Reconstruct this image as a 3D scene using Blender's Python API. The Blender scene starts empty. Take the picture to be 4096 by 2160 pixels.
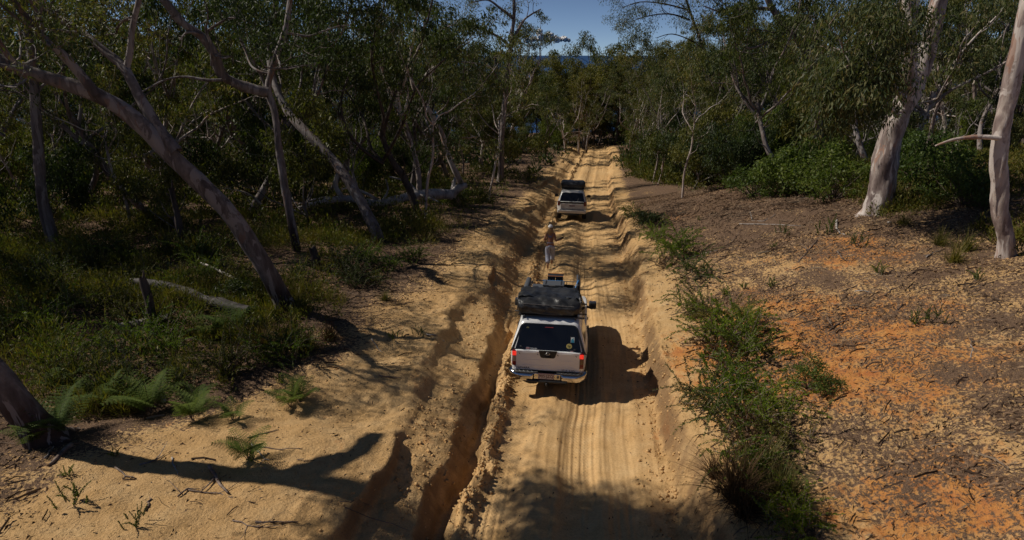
import bpy, bmesh, math, random
import numpy as np
from mathutils import Vector, Matrix, Euler

# ------------------------------------------------------------------ camera, sky, sun, exposure
SC = bpy.context.scene
COL = SC.collection
PITCH = math.radians(18.3)
CAM = np.array([0.0, 0.0, 7.7])
FPX = 650.0                                   # focal length in pixels of a 1024 px wide frame
cam_data = bpy.data.cameras.new('camera')
cam_data.sensor_width = 36.0
cam_data.lens = FPX / 1024 * 36.0
cam_data.clip_start = 0.1
cam_data.clip_end = 120000.0
cam = bpy.data.objects.new('camera', cam_data)
COL.objects.link(cam)
cam.location = CAM
cam.rotation_euler = (math.pi / 2 - PITCH, 0, 0)
SC.camera = cam

SUN_EL = math.radians(45.0)
SUN_TOWARDS = math.radians(12.0)              # how far the sun stands ahead of the exact left
SUN = np.array([-math.cos(SUN_EL) * math.cos(SUN_TOWARDS), math.cos(SUN_EL) * math.sin(SUN_TOWARDS), math.sin(SUN_EL)])
world = bpy.data.worlds.new('World')
SC.world = world
world.use_nodes = True
wn = world.node_tree.nodes
wl = world.node_tree.links
sky = wn.new('ShaderNodeTexSky')
sky.sky_type = 'NISHITA'
sky.sun_disc = False
sky.sun_elevation = SUN_EL
sky.sun_rotation = math.atan2(SUN[0], SUN[1]) % (2 * math.pi)
sky.air_density = 0.3
sky.dust_density = 0.0
sky.ozone_density = 1.6
sky.altitude = 0
bg = wn['Background']
bg.inputs['Strength'].default_value = 0.10
wl.new(sky.outputs[0], bg.inputs[0])

sun_data = bpy.data.lights.new('sun', 'SUN')
sun_data.energy = 5.0
sun_data.angle = math.radians(0.55)
sun_data.color = (1.0, 0.93, 0.82)
sun = bpy.data.objects.new('sun', sun_data)
COL.objects.link(sun)
sun.rotation_euler = Vector(SUN).to_track_quat('Z', 'Y').to_euler()
sun.location = (-30, 10, 40)

SC.view_settings.view_transform = 'Standard'
SC.view_settings.look = 'None'
SC.view_settings.exposure = -0.5
SC.view_settings.gamma = 1.0
SC.view_settings.use_curve_mapping = False
SC.render.engine = 'CYCLES'
SC.cycles.use_denoising = True
SC.cycles.max_bounces = 6
SC.cycles.diffuse_bounces = 3
SC.cycles.glossy_bounces = 3
SC.cycles.transmission_bounces = 4
SC.cycles.transparent_max_bounces = 6
SC.cycles.caustics_reflective = False
SC.cycles.caustics_refractive = False

# ------------------------------------------------------------------ small helpers
def props(o, label=None, cat=None, group=None, kind=None):
    if label: o['label'] = label
    if cat: o['category'] = cat
    if group: o['group'] = group
    if kind: o['kind'] = kind
    return o

def link(name, me, parent=None, loc=None, rot=None):
    o = bpy.data.objects.new(name, me)
    COL.objects.link(o)
    if parent is not None: o.parent = parent
    if loc is not None: o.location = loc
    if rot is not None: o.rotation_euler = rot
    return o

def empty(name, loc=(0, 0, 0), rot=(0, 0, 0)):
    o = link(name, None, None, loc, rot)
    o.empty_display_size = 0.1
    return o

def quads_mesh(name, V, Q, mat=None, smooth=False):
    """mesh from an (n,3) vertex array and an (m,4) array of quads"""
    me = bpy.data.meshes.new(name)
    V = np.ascontiguousarray(V, dtype=np.float32); Q = np.ascontiguousarray(Q, dtype=np.int32)
    me.vertices.add(len(V)); me.vertices.foreach_set('co', V.ravel())
    me.loops.add(Q.size); me.loops.foreach_set('vertex_index', Q.ravel())
    me.polygons.add(len(Q))
    me.polygons.foreach_set('loop_start', np.arange(0, Q.size, 4, dtype=np.int32))
    if smooth: me.polygons.foreach_set('use_smooth', np.ones(len(Q), dtype=bool))
    me.update(calc_edges=True)
    if mat: me.materials.append(mat)
    return me

def py_mesh(name, V, F, mat=None, smooth=False):
    me = bpy.data.meshes.new(name)
    me.from_pydata([tuple(v) for v in V], [], [tuple(f) for f in F])
    if smooth:
        for p in me.polygons: p.use_smooth = True
    me.update()
    if mat: me.materials.append(mat)
    return me

def bm_mesh(name, bm, mat=None, smooth=False):
    me = bpy.data.meshes.new(name)
    bmesh.ops.recalc_face_normals(bm, faces=bm.faces)
    bm.to_mesh(me); bm.free()
    if smooth:
        for p in me.polygons: p.use_smooth = True
    if mat: me.materials.append(mat)
    return me

def box_mesh(name, c, s, mat, bev=0.0, seg=2, rot=None, taper=None):
    bm = bmesh.new()
    bmesh.ops.create_cube(bm, size=1.0)
    for v in bm.verts:
        v.co = Vector((v.co.x * s[0], v.co.y * s[1], v.co.z * s[2]))
        if taper and v.co.z > 0: v.co.x *= taper[0]; v.co.y *= taper[1]
    if bev > 0:
        bmesh.ops.bevel(bm, geom=list(bm.edges) , offset=bev, segments=seg, affect='EDGES', profile=0.5)
    if rot is not None:
        bmesh.ops.transform(bm, matrix=Euler(rot).to_matrix().to_4x4(), verts=bm.verts)
    bmesh.ops.translate(bm, vec=Vector(c), verts=bm.verts)
    return bm_mesh(name, bm, mat, smooth=False)

def box(name, parent, c, s, mat, bev=0.0, seg=2, rot=None, taper=None):
    return link(name, box_mesh(name, c, s, mat, bev, seg, rot, taper), parent)

def tube(path, radii, nseg=8, cap=False):
    """quads of a tube along a path; rings by parallel transport"""
    P = np.asarray(path, float); R = np.asarray(radii, float)
    n = len(P)
    T = np.gradient(P, axis=0); T /= np.linalg.norm(T, axis=1)[:, None] + 1e-9
    a = np.array([1.0, 0, 0]) if abs(T[0][0]) < .9 else np.array([0, 1.0, 0])
    N = np.cross(T[0], a); N /= np.linalg.norm(N)
    ang = np.linspace(0, 2 * math.pi, nseg, endpoint=False)
    V = []
    for i in range(n):
        N = N - T[i] * np.dot(N, T[i]); N /= np.linalg.norm(N) + 1e-9
        B = np.cross(T[i], N)
        V.append(P[i] + R[i] * (np.cos(ang)[:, None] * N + np.sin(ang)[:, None] * B))
    if cap:
        V = [np.repeat(P[:1], nseg, 0) + 1e-4 * (V[0] - P[0])] + V + [np.repeat(P[-1:], nseg, 0) + 1e-4 * (V[-1] - P[-1])]
        n += 2
    V = np.concatenate(V)
    i = np.arange(n - 1)[:, None] * nseg; j = np.arange(nseg)[None, :]; k = (j + 1) % nseg
    Q = np.stack([i + j, i + k, i + nseg + k, i + nseg + j], -1).reshape(-1, 4)
    return V, Q

def join(parts):
    Vs, Qs, off = [], [], 0
    for V, Q in parts:
        Vs.append(V); Qs.append(Q + off); off += len(V)
    return np.concatenate(Vs), np.concatenate(Qs)

def rods(name, parent, rs, mat, nseg=8):
    """one mesh of several joined bars [(path, radius), ...]"""
    V, Q = join([tube(p, [r] * len(p), nseg, True) for p, r in rs])
    return link(name, quads_mesh(name, V, Q, mat, True), parent)

def copy_tree(o, parent=None):
    c = o.copy(); COL.objects.link(c)
    if parent is not None:
        c.parent = parent
    for ch in o.children: copy_tree(ch, c)
    return c

# ------------------------------------------------------------------ noise
def _hash(ix, iy, seed):
    h = (ix.astype(np.int64) * 374761393 + iy.astype(np.int64) * 668265263 + seed * 1442695041) & 0x7fffffff
    h = ((h ^ (h >> 13)) * 1274126177) & 0x7fffffff
    h = ((h ^ (h >> 16)) * 2246822519) & 0x7fffffff
    return ((h ^ (h >> 15)) & 0xfffff) / 1048575.0

def vnoise(x, y, seed=0):
    x = np.asarray(x, float); y = np.asarray(y, float)
    ix = np.floor(x); iy = np.floor(y); fx = x - ix; fy = y - iy
    fx = fx * fx * fx * (fx * (fx * 6 - 15) + 10); fy = fy * fy * fy * (fy * (fy * 6 - 15) + 10)
    a = _hash(ix, iy, seed); b = _hash(ix + 1, iy, seed); c = _hash(ix, iy + 1, seed); d = _hash(ix + 1, iy + 1, seed)
    return (a + (b - a) * fx) * (1 - fy) + (c + (d - c) * fx) * fy - 0.5

def fbm(x, y, seed=0, octv=4, gain=0.5):
    s = 0; amp = 1.0
    for o in range(octv):
        s = s + amp * vnoise(x * 2 ** o + 17.3 * o, y * 2 ** o - 9.1 * o, seed + o)
        amp *= gain
    return s

def sstep(a, b, x):
    t = np.clip((np.asarray(x, float) - a) / (b - a), 0, 1)
    return t * t * (3 - 2 * t)

# ------------------------------------------------------------------ lie of the land
_yy = np.arange(-80, 700, 0.25)
def _curve(pts, w):
    v = np.interp(_yy, [p[0] for p in pts], [p[1] for p in pts])
    k = np.exp(-0.5 * (np.arange(-60, 61) * 0.25 / w) ** 2); k /= k.sum()
    return np.convolve(np.pad(v, 60, mode='edge'), k, mode='valid')
_xc = _curve([(-80, -9.5), (0, -.25), (7.9, .63), (14, 1.4), (25, 2.6), (38, 4.05), (60, 6.9), (80, 9.9), (92, 11.6), (104, 12.4), (116, 10.5), (130, 5), (150, -6), (700, -300)], 2.5)
_zc = _curve([(-80, 4), (0, .5), (8, .18), (14, 0), (25, -.35), (31, -.9), (38, -1.75), (48, -2.6), (60, -3.3), (76, -4.2), (90, -4.95), (97, -5.5), (110, -7.2), (130, -9), (160, -12), (260, -32), (420, -62), (700, -130)], 2.0)
def track_x(y): return np.interp(y, _yy, _xc)
def track_z(y): return np.interp(y, _yy, _zc)

def land(x, y, fine=True):
    """height of the ground at (x, y)"""
    x = np.asarray(x, float); y = np.asarray(y, float)
    t = x - track_x(y); zr = track_z(y)
    n1 = fbm(x * .22, y * .22, 3, 3)
    # --- the track itself: ruts, hump, berm, trench
    wob = .10 * vnoise(y * .35, y * 0, 5) + .05 * vnoise(y * 1.3, y * 0, 6)
    tt = t - wob
    rut = lambda c, w, d: -d * np.exp(-((tt - c) / w) ** 4)
    h = rut(-1.13, .34, .085) + rut(.33, .34, .10) + rut(1.12, .30, .04)
    h = h + .05 * np.exp(-((tt + .42) / .3) ** 2) * (1 + .8 * vnoise(x * 5, y * 1.5, 8))
    foot = -2.02 + .22 * vnoise(y * .45, y * 0, 20) + .16 * vnoise(y * 1.3, y * 0, 21) + (.10 * vnoise(y * 4, x * 3, 22) + .06 * vnoise(y * 10, x * 6, 29) if fine else 0)
    corr = (vnoise(x * .5, y * .8, 9) + .5 * vnoise(x * .9, y * 1.9, 10)) * .06 * sstep(14, 26, y)
    h = h + corr
    if fine:
        tread = (np.sin(tt * 2 * math.pi / .135) * .6 + np.sin(tt * 2 * math.pi / .082 + 1) * .45)
        msk = np.exp(-((tt + 1.13) / .42) ** 6) + np.exp(-((tt - .33) / .40) ** 6) + .5 * np.exp(-((tt - 1.12) / .4) ** 6)
        h = h + tread * .017 * msk * np.clip(.55 + 1.5 * vnoise(tt * 1.7, y * .35, 37) + .8 * vnoise(tt * 5, y * 1.3, 38), .05, 1.3) * (1 - sstep(20, 40, y))
        h = h + vnoise(tt * 9, y * .6, 12) * .022 + vnoise(tt * 22, y * 1.1, 18) * .012 + vnoise(x * 26, y * 20, 13) * .007
        crumb = np.exp(-((t - foot - .44 + .06 * vnoise(y * 3, y * 0, 14)) / .16) ** 2)
        h = h + crumb * (.12 + .22 * vnoise(x * 6, y * 6, 15) + .16 * vnoise(x * 15, y * 15, 16))
    else:
        h = h + .10 * np.exp(-((t + 1.62) / .17) ** 2)
    trench = np.exp(-((t - foot - .13) / (.11 + .08 * vnoise(y * .7, y * 0 + 2, 19))) ** 4)
    tren_on = (.25 + .75 * sstep(-.22, .12, vnoise(y * .5, y * 0 + 3, 17))) * (1 - .9 * sstep(15.5, 21, y))
    h = h - .20 * trench * tren_on
    hi = sstep(1.7, 1.95, t)
    h = h * (1 - hi)
    # --- left bank: foot scarp, apron, lip, plateau
    lip = -3.05 + .8 * vnoise(y * .35, y * 0 + 1, 23) + .30 * vnoise(y * 1.05, y * 0 + 4, 24) + (.22 * vnoise(y * 3.1, x * 1.2, 25) if fine else 0)
    decay = 1 - .45 * sstep(30, 80, y)
    scarp = sstep(0, 1, (foot - t) / (.17 + .55 * sstep(15, 21, y) + .35 * np.clip(vnoise(y * .4, y * 0 + 21, 39) + .12, 0, 1))) * (.30 + .14 * vnoise(y * .5, y * 0 + 8, 26)) * decay
    apron = np.clip((foot - t - .1) / np.maximum(foot - lip - .1, .2), 0, 1) * (.30 + .1 * n1) * decay
    cliff_w = .15 + 1.3 * np.clip(vnoise(y * .33, y * 0 + 11, 27) + .22, 0, 1)
    lipstep = sstep(0, 1, (lip - t) / cliff_w) * (.26 + .2 * vnoise(y * .7, y * 0 + 5, 28)) * decay
    L = np.clip(-t - 3.2, 0, None)
    plat = L * .022 + n1 * .25 * np.clip(L / 3, 0, 1)
    left = scarp + apron + lipstep + plat
    if fine:
        on = sstep(0, .3, foot - t)
        left = left + on * (fbm(x * 1.6, y * 1.6, 30, 3) * .07 + vnoise(x * 5, y * 5, 32) * .022 + vnoise(x * 9, y * 9, 33) * .024 + vnoise(x * 18, y * 18, 34) * .016)
        left = left + sstep(0, .5, foot - t) * sstep(0, .5, t - lip + .4) * (vnoise(x * 1.6, y * 1.1, 31) * .09 + vnoise(x * 6, y * 6, 36) * .035)
    # --- right bank: eroded face then the rising slope
    rfoot = 1.92 + .16 * vnoise(y * .6, y * 0 + 2, 40) + .12 * vnoise(y * 1.9, y * 0, 41) + (.10 * vnoise(y * 5, x * 3, 42) if fine else 0)
    fw = .40 + .45 * np.clip(vnoise(y * .5, y * 0 + 6, 43) + .3, 0, 1)
    face = sstep(0, 1, (t - rfoot) / fw) * (.72 + .25 * vnoise(y * .4, y * 0 + 9, 44)) * (1 - .5 * sstep(30, 70, y))
    R = np.clip(t - 2.4, 0, None)
    rise = .25 * np.minimum(R, 12) + .05 * np.clip(R - 12, 0, 40) + n1 * .35 * np.clip(R / 3, 0, 1)
    rise = rise * (1 - .55 * sstep(24, 60, y))
    right = face + rise
    if fine:
        near = 1 - sstep(26, 45, y)
        ter = fbm(x * .9 + .4 * y, y * .5, 46, 3)
        steps = np.floor((ter + 1) * 9) / 9 - 1
        right = right + hi * near * sstep(2.6, 4, t) * ((steps - ter) * .55 + vnoise(x * 7, y * 7, 48) * .05 + vnoise(x * 16, y * 16, 49) * .03)
        right = right + hi * np.exp(-((t - rfoot - fw * .5) / .35) ** 2) * (vnoise(x * 3, y * 3, 50) * .16 + vnoise(x * 9, y * 9, 51) * .07)
    far = 1 + 0 * x
    return zr + h * far + np.where(t < 0, left, right)

R3 = np.array([1.0, 0, 0]); F3 = np.array([0, math.cos(PITCH), -math.sin(PITCH)]); U3 = np.array([0, math.sin(PITCH), math.cos(PITCH)])
def at(px, py, Y):
    """world point seen at photo position (px, py) that stands Y metres ahead"""
    d = F3 + (px - 512) / FPX * R3 + (270 - py) / FPX * U3
    return CAM + d * (Y / d[1])
_GX = np.arange(-110, 110.01, .25); _GY = np.arange(-4, 172, .25)
_GG = land(*np.meshgrid(_GX, _GY, indexing='ij'), False)
def coarse(x, y):
    x = np.clip((np.asarray(x, float) + 110) / .25, 0, len(_GX) - 1.001); y = np.clip((np.asarray(y, float) + 4) / .25, 0, len(_GY) - 1.001)
    i = x.astype(int); j = y.astype(int); u = x - i; v = y - j
    return (_GG[i, j] * (1 - u) + _GG[i + 1, j] * u) * (1 - v) + (_GG[i, j + 1] * (1 - u) + _GG[i + 1, j + 1] * u) * v
def on_ground(px, py):
    d = F3 + (px - 512) / FPX * R3 + (270 - py) / FPX * U3
    Y = np.arange(4, 160, .05)
    P = CAM + d * (Y / d[1])[:, None]
    g = coarse(P[:, 0], P[:, 1])
    i = np.argmax(P[:, 2] < g)
    p = P[i].copy(); p[2] = g[i]
    return p
def gz(x, y): return float(land(np.array([x]), np.array([y]), True)[0])
# ------------------------------------------------------------------ materials
def new_mat(name):
    m = bpy.data.materials.new(name); m.use_nodes = True
    nt = m.node_tree
    return m, nt.nodes, nt.links, nt.nodes['Principled BSDF']

def ramp(n, l, fac, stops, interp='LINEAR'):
    r = n.new('ShaderNodeValToRGB'); r.color_ramp.interpolation = interp
    e = r.color_ramp.elements
    while len(e) < len(stops): e.new(0.5)
    for k, (p, c) in enumerate(stops):
        e[k].position = p; e[k].color = (*c, 1) if len(c) == 3 else c
    l.new(fac, r.inputs[0])
    return r.outputs[0]

def noise(n, l, scale, detail=4, rough=.55, vec=None, dist=0):
    t = n.new('ShaderNodeTexNoise'); t.inputs['Scale'].default_value = scale
    t.inputs['Detail'].default_value = detail; t.inputs['Roughness'].default_value = rough
    t.inputs['Distortion'].default_value = dist
    if vec is not None: l.new(vec, t.inputs['Vector'])
    return t.outputs['Fac']

def mix(n, l, fac, a, b, mode='MIX'):
    m = n.new('ShaderNodeMix'); m.data_type = 'RGBA'; m.blend_type = mode
    if isinstance(fac, (int, float)): m.inputs['Factor'].default_value = fac
    else: l.new(fac, m.inputs['Factor'])
    for s, v in (('A', a), ('B', b)):
        i = [q for q in m.inputs if q.name == s and q.type == 'RGBA'][0]
        if isinstance(v, tuple): i.default_value = (*v, 1)
        else: l.new(v, i)
    return [o for o in m.outputs if o.type == 'RGBA'][0]

def math_n(n, l, op, a, b=0.0, clamp=False):
    m = n.new('ShaderNodeMath'); m.operation = op; m.use_clamp = clamp
    for k, v in enumerate((a, b)):
        if isinstance(v, (int, float)): m.inputs[k].default_value = v
        else: l.new(v, m.inputs[k])
    return m.outputs[0]

def bump(n, l, h, dist, strength=1.0, normal=None):
    b = n.new('ShaderNodeBump'); b.inputs['Distance'].default_value = dist; b.inputs['Strength'].default_value = strength
    l.new(h, b.inputs['Height'])
    if normal is not None: l.new(normal, b.inputs['Normal'])
    return b.outputs[0]

def geo_pos(n): return n.new('ShaderNodeNewGeometry').outputs['Position']
def obj_co(n): return n.new('ShaderNodeTexCoord').outputs['Object']
def mapped(n, l, vec, scale):
    m = n.new('ShaderNodeMapping'); m.inputs['Scale'].default_value = scale; l.new(vec, m.inputs['Vector']); return m.outputs[0]
def attr(n, name):
    a = n.new('ShaderNodeAttribute'); a.attribute_name = name; return a.outputs['Fac']

def plain(name, col, rough=.5, metal=0.0, var=.12, scale=40., coat=0.0, bmp=0.0):
    m, n, l, p = new_mat(name)
    f = noise(n, l, scale, 4, .6, obj_co(n))
    c = ramp(n, l, f, [(.25, tuple(v * (1 - var) for v in col)), (.75, tuple(min(1, v * (1 + var)) for v in col))])
    l.new(c, p.inputs['Base Color'])
    p.inputs['Roughness'].default_value = rough; p.inputs['Metallic'].default_value = metal
    p.inputs['Coat Weight'].default_value = coat
    if bmp: l.new(bump(n, l, f, bmp), p.inputs['Normal'])
    return m

SAND_A, SAND_B, SAND_C = (.64, .41, .19), (.55, .34, .145), (.70, .48, .245)
def sand_material(name, track):
    m, n, l, p = new_mat(name)
    pos = geo_pos(n)
    big = noise(n, l, .35, 4, .55, pos); mid = noise(n, l, 2.2, 5, .6, pos); fin = noise(n, l, 26, 5, .65, pos)
    c = ramp(n, l, mid, [(.28, SAND_B), (.5, SAND_A), (.74, SAND_C)])
    c = mix(n, l, math_n(n, l, 'MULTIPLY', ramp(n, l, big, [(.4, (0, 0, 0)), (.68, (1, 1, 1))]), .30), c, (.55, .30, .11))
    grain = ramp(n, l, fin, [(.3, (.80, .78, .74)), (.6, (1.05, 1.05, 1.05))])
    c = mix(n, l, 1.0, c, grain, 'MULTIPLY')
    speck = noise(n, l, 60, 2, .5, pos)
    c = mix(n, l, ramp(n, l, speck, [(.66, (0, 0, 0)), (.72, (.8, .8, .8))]), c, (.13, .08, .045))
    hgt = math_n(n, l, 'ADD', math_n(n, l, 'MULTIPLY', fin, .5), math_n(n, l, 'MULTIPLY', mid, .8))
    if not track:
        clay = attr(n, 'clay'); lit = attr(n, 'litter'); cut = attr(n, 'cut')
        cn = noise(n, l, 1.1, 5, .62, pos)
        cl = ramp(n, l, math_n(n, l, 'ADD', math_n(n, l, 'MULTIPLY', clay, 1.0), math_n(n, l, 'MULTIPLY', math_n(n, l, 'ADD', math_n(n, l, 'SUBTRACT', cn, .5), math_n(n, l, 'MULTIPLY', math_n(n, l, 'SUBTRACT', noise(n, l, 5.5, 5, .7, mapped(n, l, pos, (1, .55, 1))), .5), .8)), 2.3)), [(.32, (0, 0, 0)), (.85, (.8, .8, .8))])
        claycol = ramp(n, l, noise(n, l, 3.3, 4, .6, pos), [(.3, (.42, .115, .028)), (.5, (.58, .22, .05)), (.72, (.64, .31, .09))])
        c = mix(n, l, cl, c, claycol)
        c = mix(n, l, math_n(n, l, 'MULTIPLY', cut, .75), c, (.20, .12, .064))  # dark brown on the cut faces, trench shadow put into the colour
        ln = noise(n, l, 15, 5, .72, pos); ln2 = noise(n, l, .9, 4, .6, pos)
        lf = math_n(n, l, 'ADD', math_n(n, l, 'SUBTRACT', lit, math_n(n, l, 'MULTIPLY', cl, .12)), math_n(n, l, 'ADD', math_n(n, l, 'MULTIPLY', math_n(n, l, 'SUBTRACT', ln, .5), 2.3), math_n(n, l, 'MULTIPLY', math_n(n, l, 'SUBTRACT', ln2, .5), 1.2)))
        lf = ramp(n, l, lf, [(.46, (0, 0, 0)), (.62, (1, 1, 1))])
        lcol = ramp(n, l, noise(n, l, 75, 3, .6, pos), [(.32, (.045, .028, .020)), (.5, (.15, .092, .058)), (.68, (.30, .20, .13))])
        c = mix(n, l, lf, c, lcol)
        hgt = math_n(n, l, 'ADD', hgt, math_n(n, l, 'MULTIPLY', ln, 1.1))
        hgt = math_n(n, l, 'ADD', hgt, math_n(n, l, 'MULTIPLY', noise(n, l, 9, 6, .7, pos), 1.0)); l.new(bump(n, l, hgt, .045, .85), p.inputs['Normal'])
    else:
        # tyre prints: diagonal bars pressed into the wheel lines
        tt = attr(n, 'across'); ss = attr(n, 'along')
        saw = math_n(n, l, 'ABSOLUTE', math_n(n, l, 'SINE', math_n(n, l, 'MULTIPLY', tt, 42.0)))
        ph = math_n(n, l, 'ADD', math_n(n, l, 'MULTIPLY', ss, 58.0), math_n(n, l, 'MULTIPLY', saw, 2.6))
        bars = math_n(n, l, 'MULTIPLY', math_n(n, l, 'SINE', ph), attr(n, 'tread'))
        l.new(bump(n, l, bars, .004, .6, bump(n, l, hgt, .03, .75)), p.inputs['Normal'])
    l.new(c, p.inputs['Base Color'])
    p.inputs['Roughness'].default_value = .95
    p.inputs['Specular IOR Level'].default_value = .15
    return m
M_TRACK = sand_material('track_sand', True)
M_GROUND = sand_material('bank_sand_and_litter', False)

def bark_material(name, pale, mid, dark, burnt=True):
    m, n, l, p = new_mat(name)
    co = obj_co(n)
    a = noise(n, l, 1.0, 5, .6, mapped(n, l, co, (2.2, 2.2, .6)), .4)
    b = noise(n, l, 1.0, 5, .65, mapped(n, l, co, (9, 9, 1.6)))
    c = ramp(n, l, a, [(.30, dark), (.43, mid), (.52, pale), (.60, mid), (.74, pale)])
    c = mix(n, l, 1.0, c, ramp(n, l, b, [(.25, (.55, .52, .5)), (.6, (1.05, 1.04, 1.03))]), 'MULTIPLY')
    if burnt:
        hb = attr(n, 'base')     # bark at the foot of the tree is rough and charred
        bf = ramp(n, l, math_n(n, l, 'ADD', hb, math_n(n, l, 'MULTIPLY', math_n(n, l, 'SUBTRACT', b, .5), .9)), [(.5, (0, 0, 0)), (.72, (1, 1, 1))])
        c = mix(n, l, bf, c, ramp(n, l, b, [(.3, (.018, .014, .013)), (.7, (.085, .052, .04))]))
    oi = n.new('ShaderNodeObjectInfo').outputs['Random']
    c = mix(n, l, 1.0, c, ramp(n, l, oi, [(0, (.72, .70, .70)), (1, (1.08, 1.05, 1.02))]), 'MULTIPLY')
    l.new(c, p.inputs['Base Color'])
    p.inputs['Roughness'].default_value = .75
    p.inputs['Specular IOR Level'].default_value = .25
    l.new(bump(n, l, b, .03, .6), p.inputs['Normal'])
    return m
def gum_patches(m, pale, warm):
    # sheets of older bark peeled away in crisp-edged patches, plus dark drip stains and scars
    n, l = m.node_tree.nodes, m.node_tree.links
    p = n['Principled BSDF']; co = obj_co(n)
    src = p.inputs['Base Color'].links[0].from_socket
    a = noise(n, l, 1.0, 4, .62, mapped(n, l, co, (1.7, 1.7, .55)), 1.2)
    c = mix(n, l, ramp(n, l, a, [(.515, (0, 0, 0)), (.535, (.75, .75, .75))]), src, pale)
    b = noise(n, l, 1.0, 3, .6, mapped(n, l, co, (2.6, 2.6, .8)), .8)
    c = mix(n, l, ramp(n, l, b, [(.60, (0, 0, 0)), (.625, (.7, .7, .7))]), c, warm)
    d = noise(n, l, 1.0, 4, .7, mapped(n, l, co, (7, 7, 9)))
    c = mix(n, l, ramp(n, l, d, [(.66, (0, 0, 0)), (.70, (.8, .8, .8))]), c, (.05, .036, .03))
    l.new(c, p.inputs['Base Color'])
M_GUM = bark_material('smooth_gum_bark', (.24, .21, .20), (.145, .122, .117), (.08, .062, .058))
M_GUM_W = bark_material('white_gum_bark', (.56, .49, .44), (.33, .265, .245), (.13, .09, .08), False)
gum_patches(M_GUM, (.29, .255, .243), (.20, .12, .09)); gum_patches(M_GUM_W, (.62, .55, .50), (.34, .19, .13))
M_BARK_D = bark_material('dark_rough_bark', (.12, .095, .08), (.075, .058, .05), (.04, .03, .026))
M_DEADW = bark_material('bleached_log_wood', (.66, .63, .60), (.48, .45, .43), (.06, .05, .05), False)
M_CHAR = bark_material('charred_grey_wood', (.13, .12, .115), (.05, .045, .043), (.02, .017, .016), False)
M_DEAD = bark_material('weathered_grey_wood', (.50, .47, .44), (.30, .28, .265), (.035, .03, .03), False)

def leaf_material(name, cols, trans=.25, rough=.55):
    m, n, l, p = new_mat(name)
    g = n.new('ShaderNodeNewGeometry')
    isl = g.outputs['Random Per Island']
    oi = n.new('ShaderNodeObjectInfo').outputs['Random']
    k = len(cols)
    c = ramp(n, l, isl, [(i / (k - 1), q) for i, q in enumerate(cols)])
    c = mix(n, l, 1.0, c, ramp(n, l, oi, [(0, (.74, .80, .80)), (.5, (1.0, 1.0, .95)), (1, (1.22, 1.10, .82))]), 'MULTIPLY')
    pn = noise(n, l, .45, 3, .5, g.outputs['Position'])
    c = mix(n, l, 1.0, c, ramp(n, l, pn, [(.3, (.72, .78, .78)), (.7, (1.2, 1.12, .95))]), 'MULTIPLY')
    l.new(c, p.inputs['Base Color'])
    p.inputs['Roughness'].default_value = rough
    p.inputs['Specular IOR Level'].default_value = .22
    tr = n.new('ShaderNodeBsdfTranslucent')
    l.new(mix(n, l, 1.0, c, (1.5, 1.7, .6), 'MULTIPLY'), tr.inputs['Color'])
    ms = n.new('ShaderNodeMixShader'); ms.inputs[0].default_value = trans
    l.new(p.outputs[0], ms.inputs[1]); l.new(tr.outputs[0], ms.inputs[2])
    l.new(ms.outputs[0], n['Material Output'].inputs['Surface'])
    return m
M_LEAF_GUM = leaf_material('gum_leaf', [(.045, .062, .028), (.075, .095, .040), (.11, .125, .055), (.15, .15, .070), (.18, .14, .060)])
M_LEAF_DK = leaf_material('dark_gum_leaf', [(.028, .042, .020), (.042, .062, .026), (.066, .088, .034), (.092, .105, .044)])
M_LEAF_OL = leaf_material('olive_leaf', [(.062, .070, .024), (.098, .104, .030), (.14, .14, .042), (.18, .16, .048)])
M_LEAF_GR = leaf_material('broad_green_leaf', [(.048, .076, .022), (.078, .115, .030), (.11, .15, .04), (.15, .18, .05)], .32, .5)
M_HEATH = leaf_material('heath_leaf', [(.042, .050, .016), (.070, .084, .022), (.105, .12, .028), (.145, .145, .036), (.15, .11, .044)])
M_FERN = leaf_material('fern_leaf', [(.06, .10, .020), (.09, .14, .026), (.13, .17, .034)], .35)
M_WATTLE = leaf_material('wattle_leaf', [(.07, .12, .016), (.115, .18, .02), (.165, .23, .026), (.21, .245, .036)], .4)
M_GRASS = leaf_material('grass_blade', [(.08, .085, .022), (.13, .12, .035), (.20, .155, .06), (.10, .11, .025)], .3)
M_DRY = leaf_material('dry_brown_leaf', [(.07, .040, .022), (.11, .060, .032), (.15, .085, .045)], .15, .8)
M_LITTER = leaf_material('bark_strip', [(.05, .032, .025), (.10, .062, .048), (.16, .105, .082), (.24, .165, .13), (.36, .27, .21)], .02, .85)
M_STICK = bark_material('fallen_stick', (.30, .24, .20), (.15, .11, .09), (.07, .05, .042), False)

# ------------------------------------------------------------------ ground and track (one grid, split along the track edges)
def steps(*segs):
    out = [np.arange(a, b, s) for a, b, s in segs]
    return np.concatenate(out + [[segs[-1][1]]])
ROWS = steps((-60, -6, 3.0), (-6, 5, .5), (5, 16, .06), (16, 26, .09), (26, 44, .17), (44, 110, .45), (110, 180, 2.5), (180, 640, 20))
tcol = steps((-420, -90, 22), (-90, -36, 3), (-36, -16, .6), (-16, -8, .2), (-8, -4.2, .09), (-4.2, -1.5, .036), (-1.5, 1.62, .026), (1.62, 3.6, .035), (3.6, 9, .085), (9, 18, .2), (18, 40, .7), (40, 96, 4), (96, 430, 24))
YY, TT = np.meshgrid(ROWS, tcol, indexing='ij')
XX = TT + track_x(YY)
ZZ = land(XX, YY, True)
nr, nc = YY.shape
GV = np.stack([XX, YY, ZZ], -1).reshape(-1, 3)
c_lo = int(np.searchsorted(tcol, -1.78)); c_hi = int(np.searchsorted(tcol, 1.80))

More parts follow.
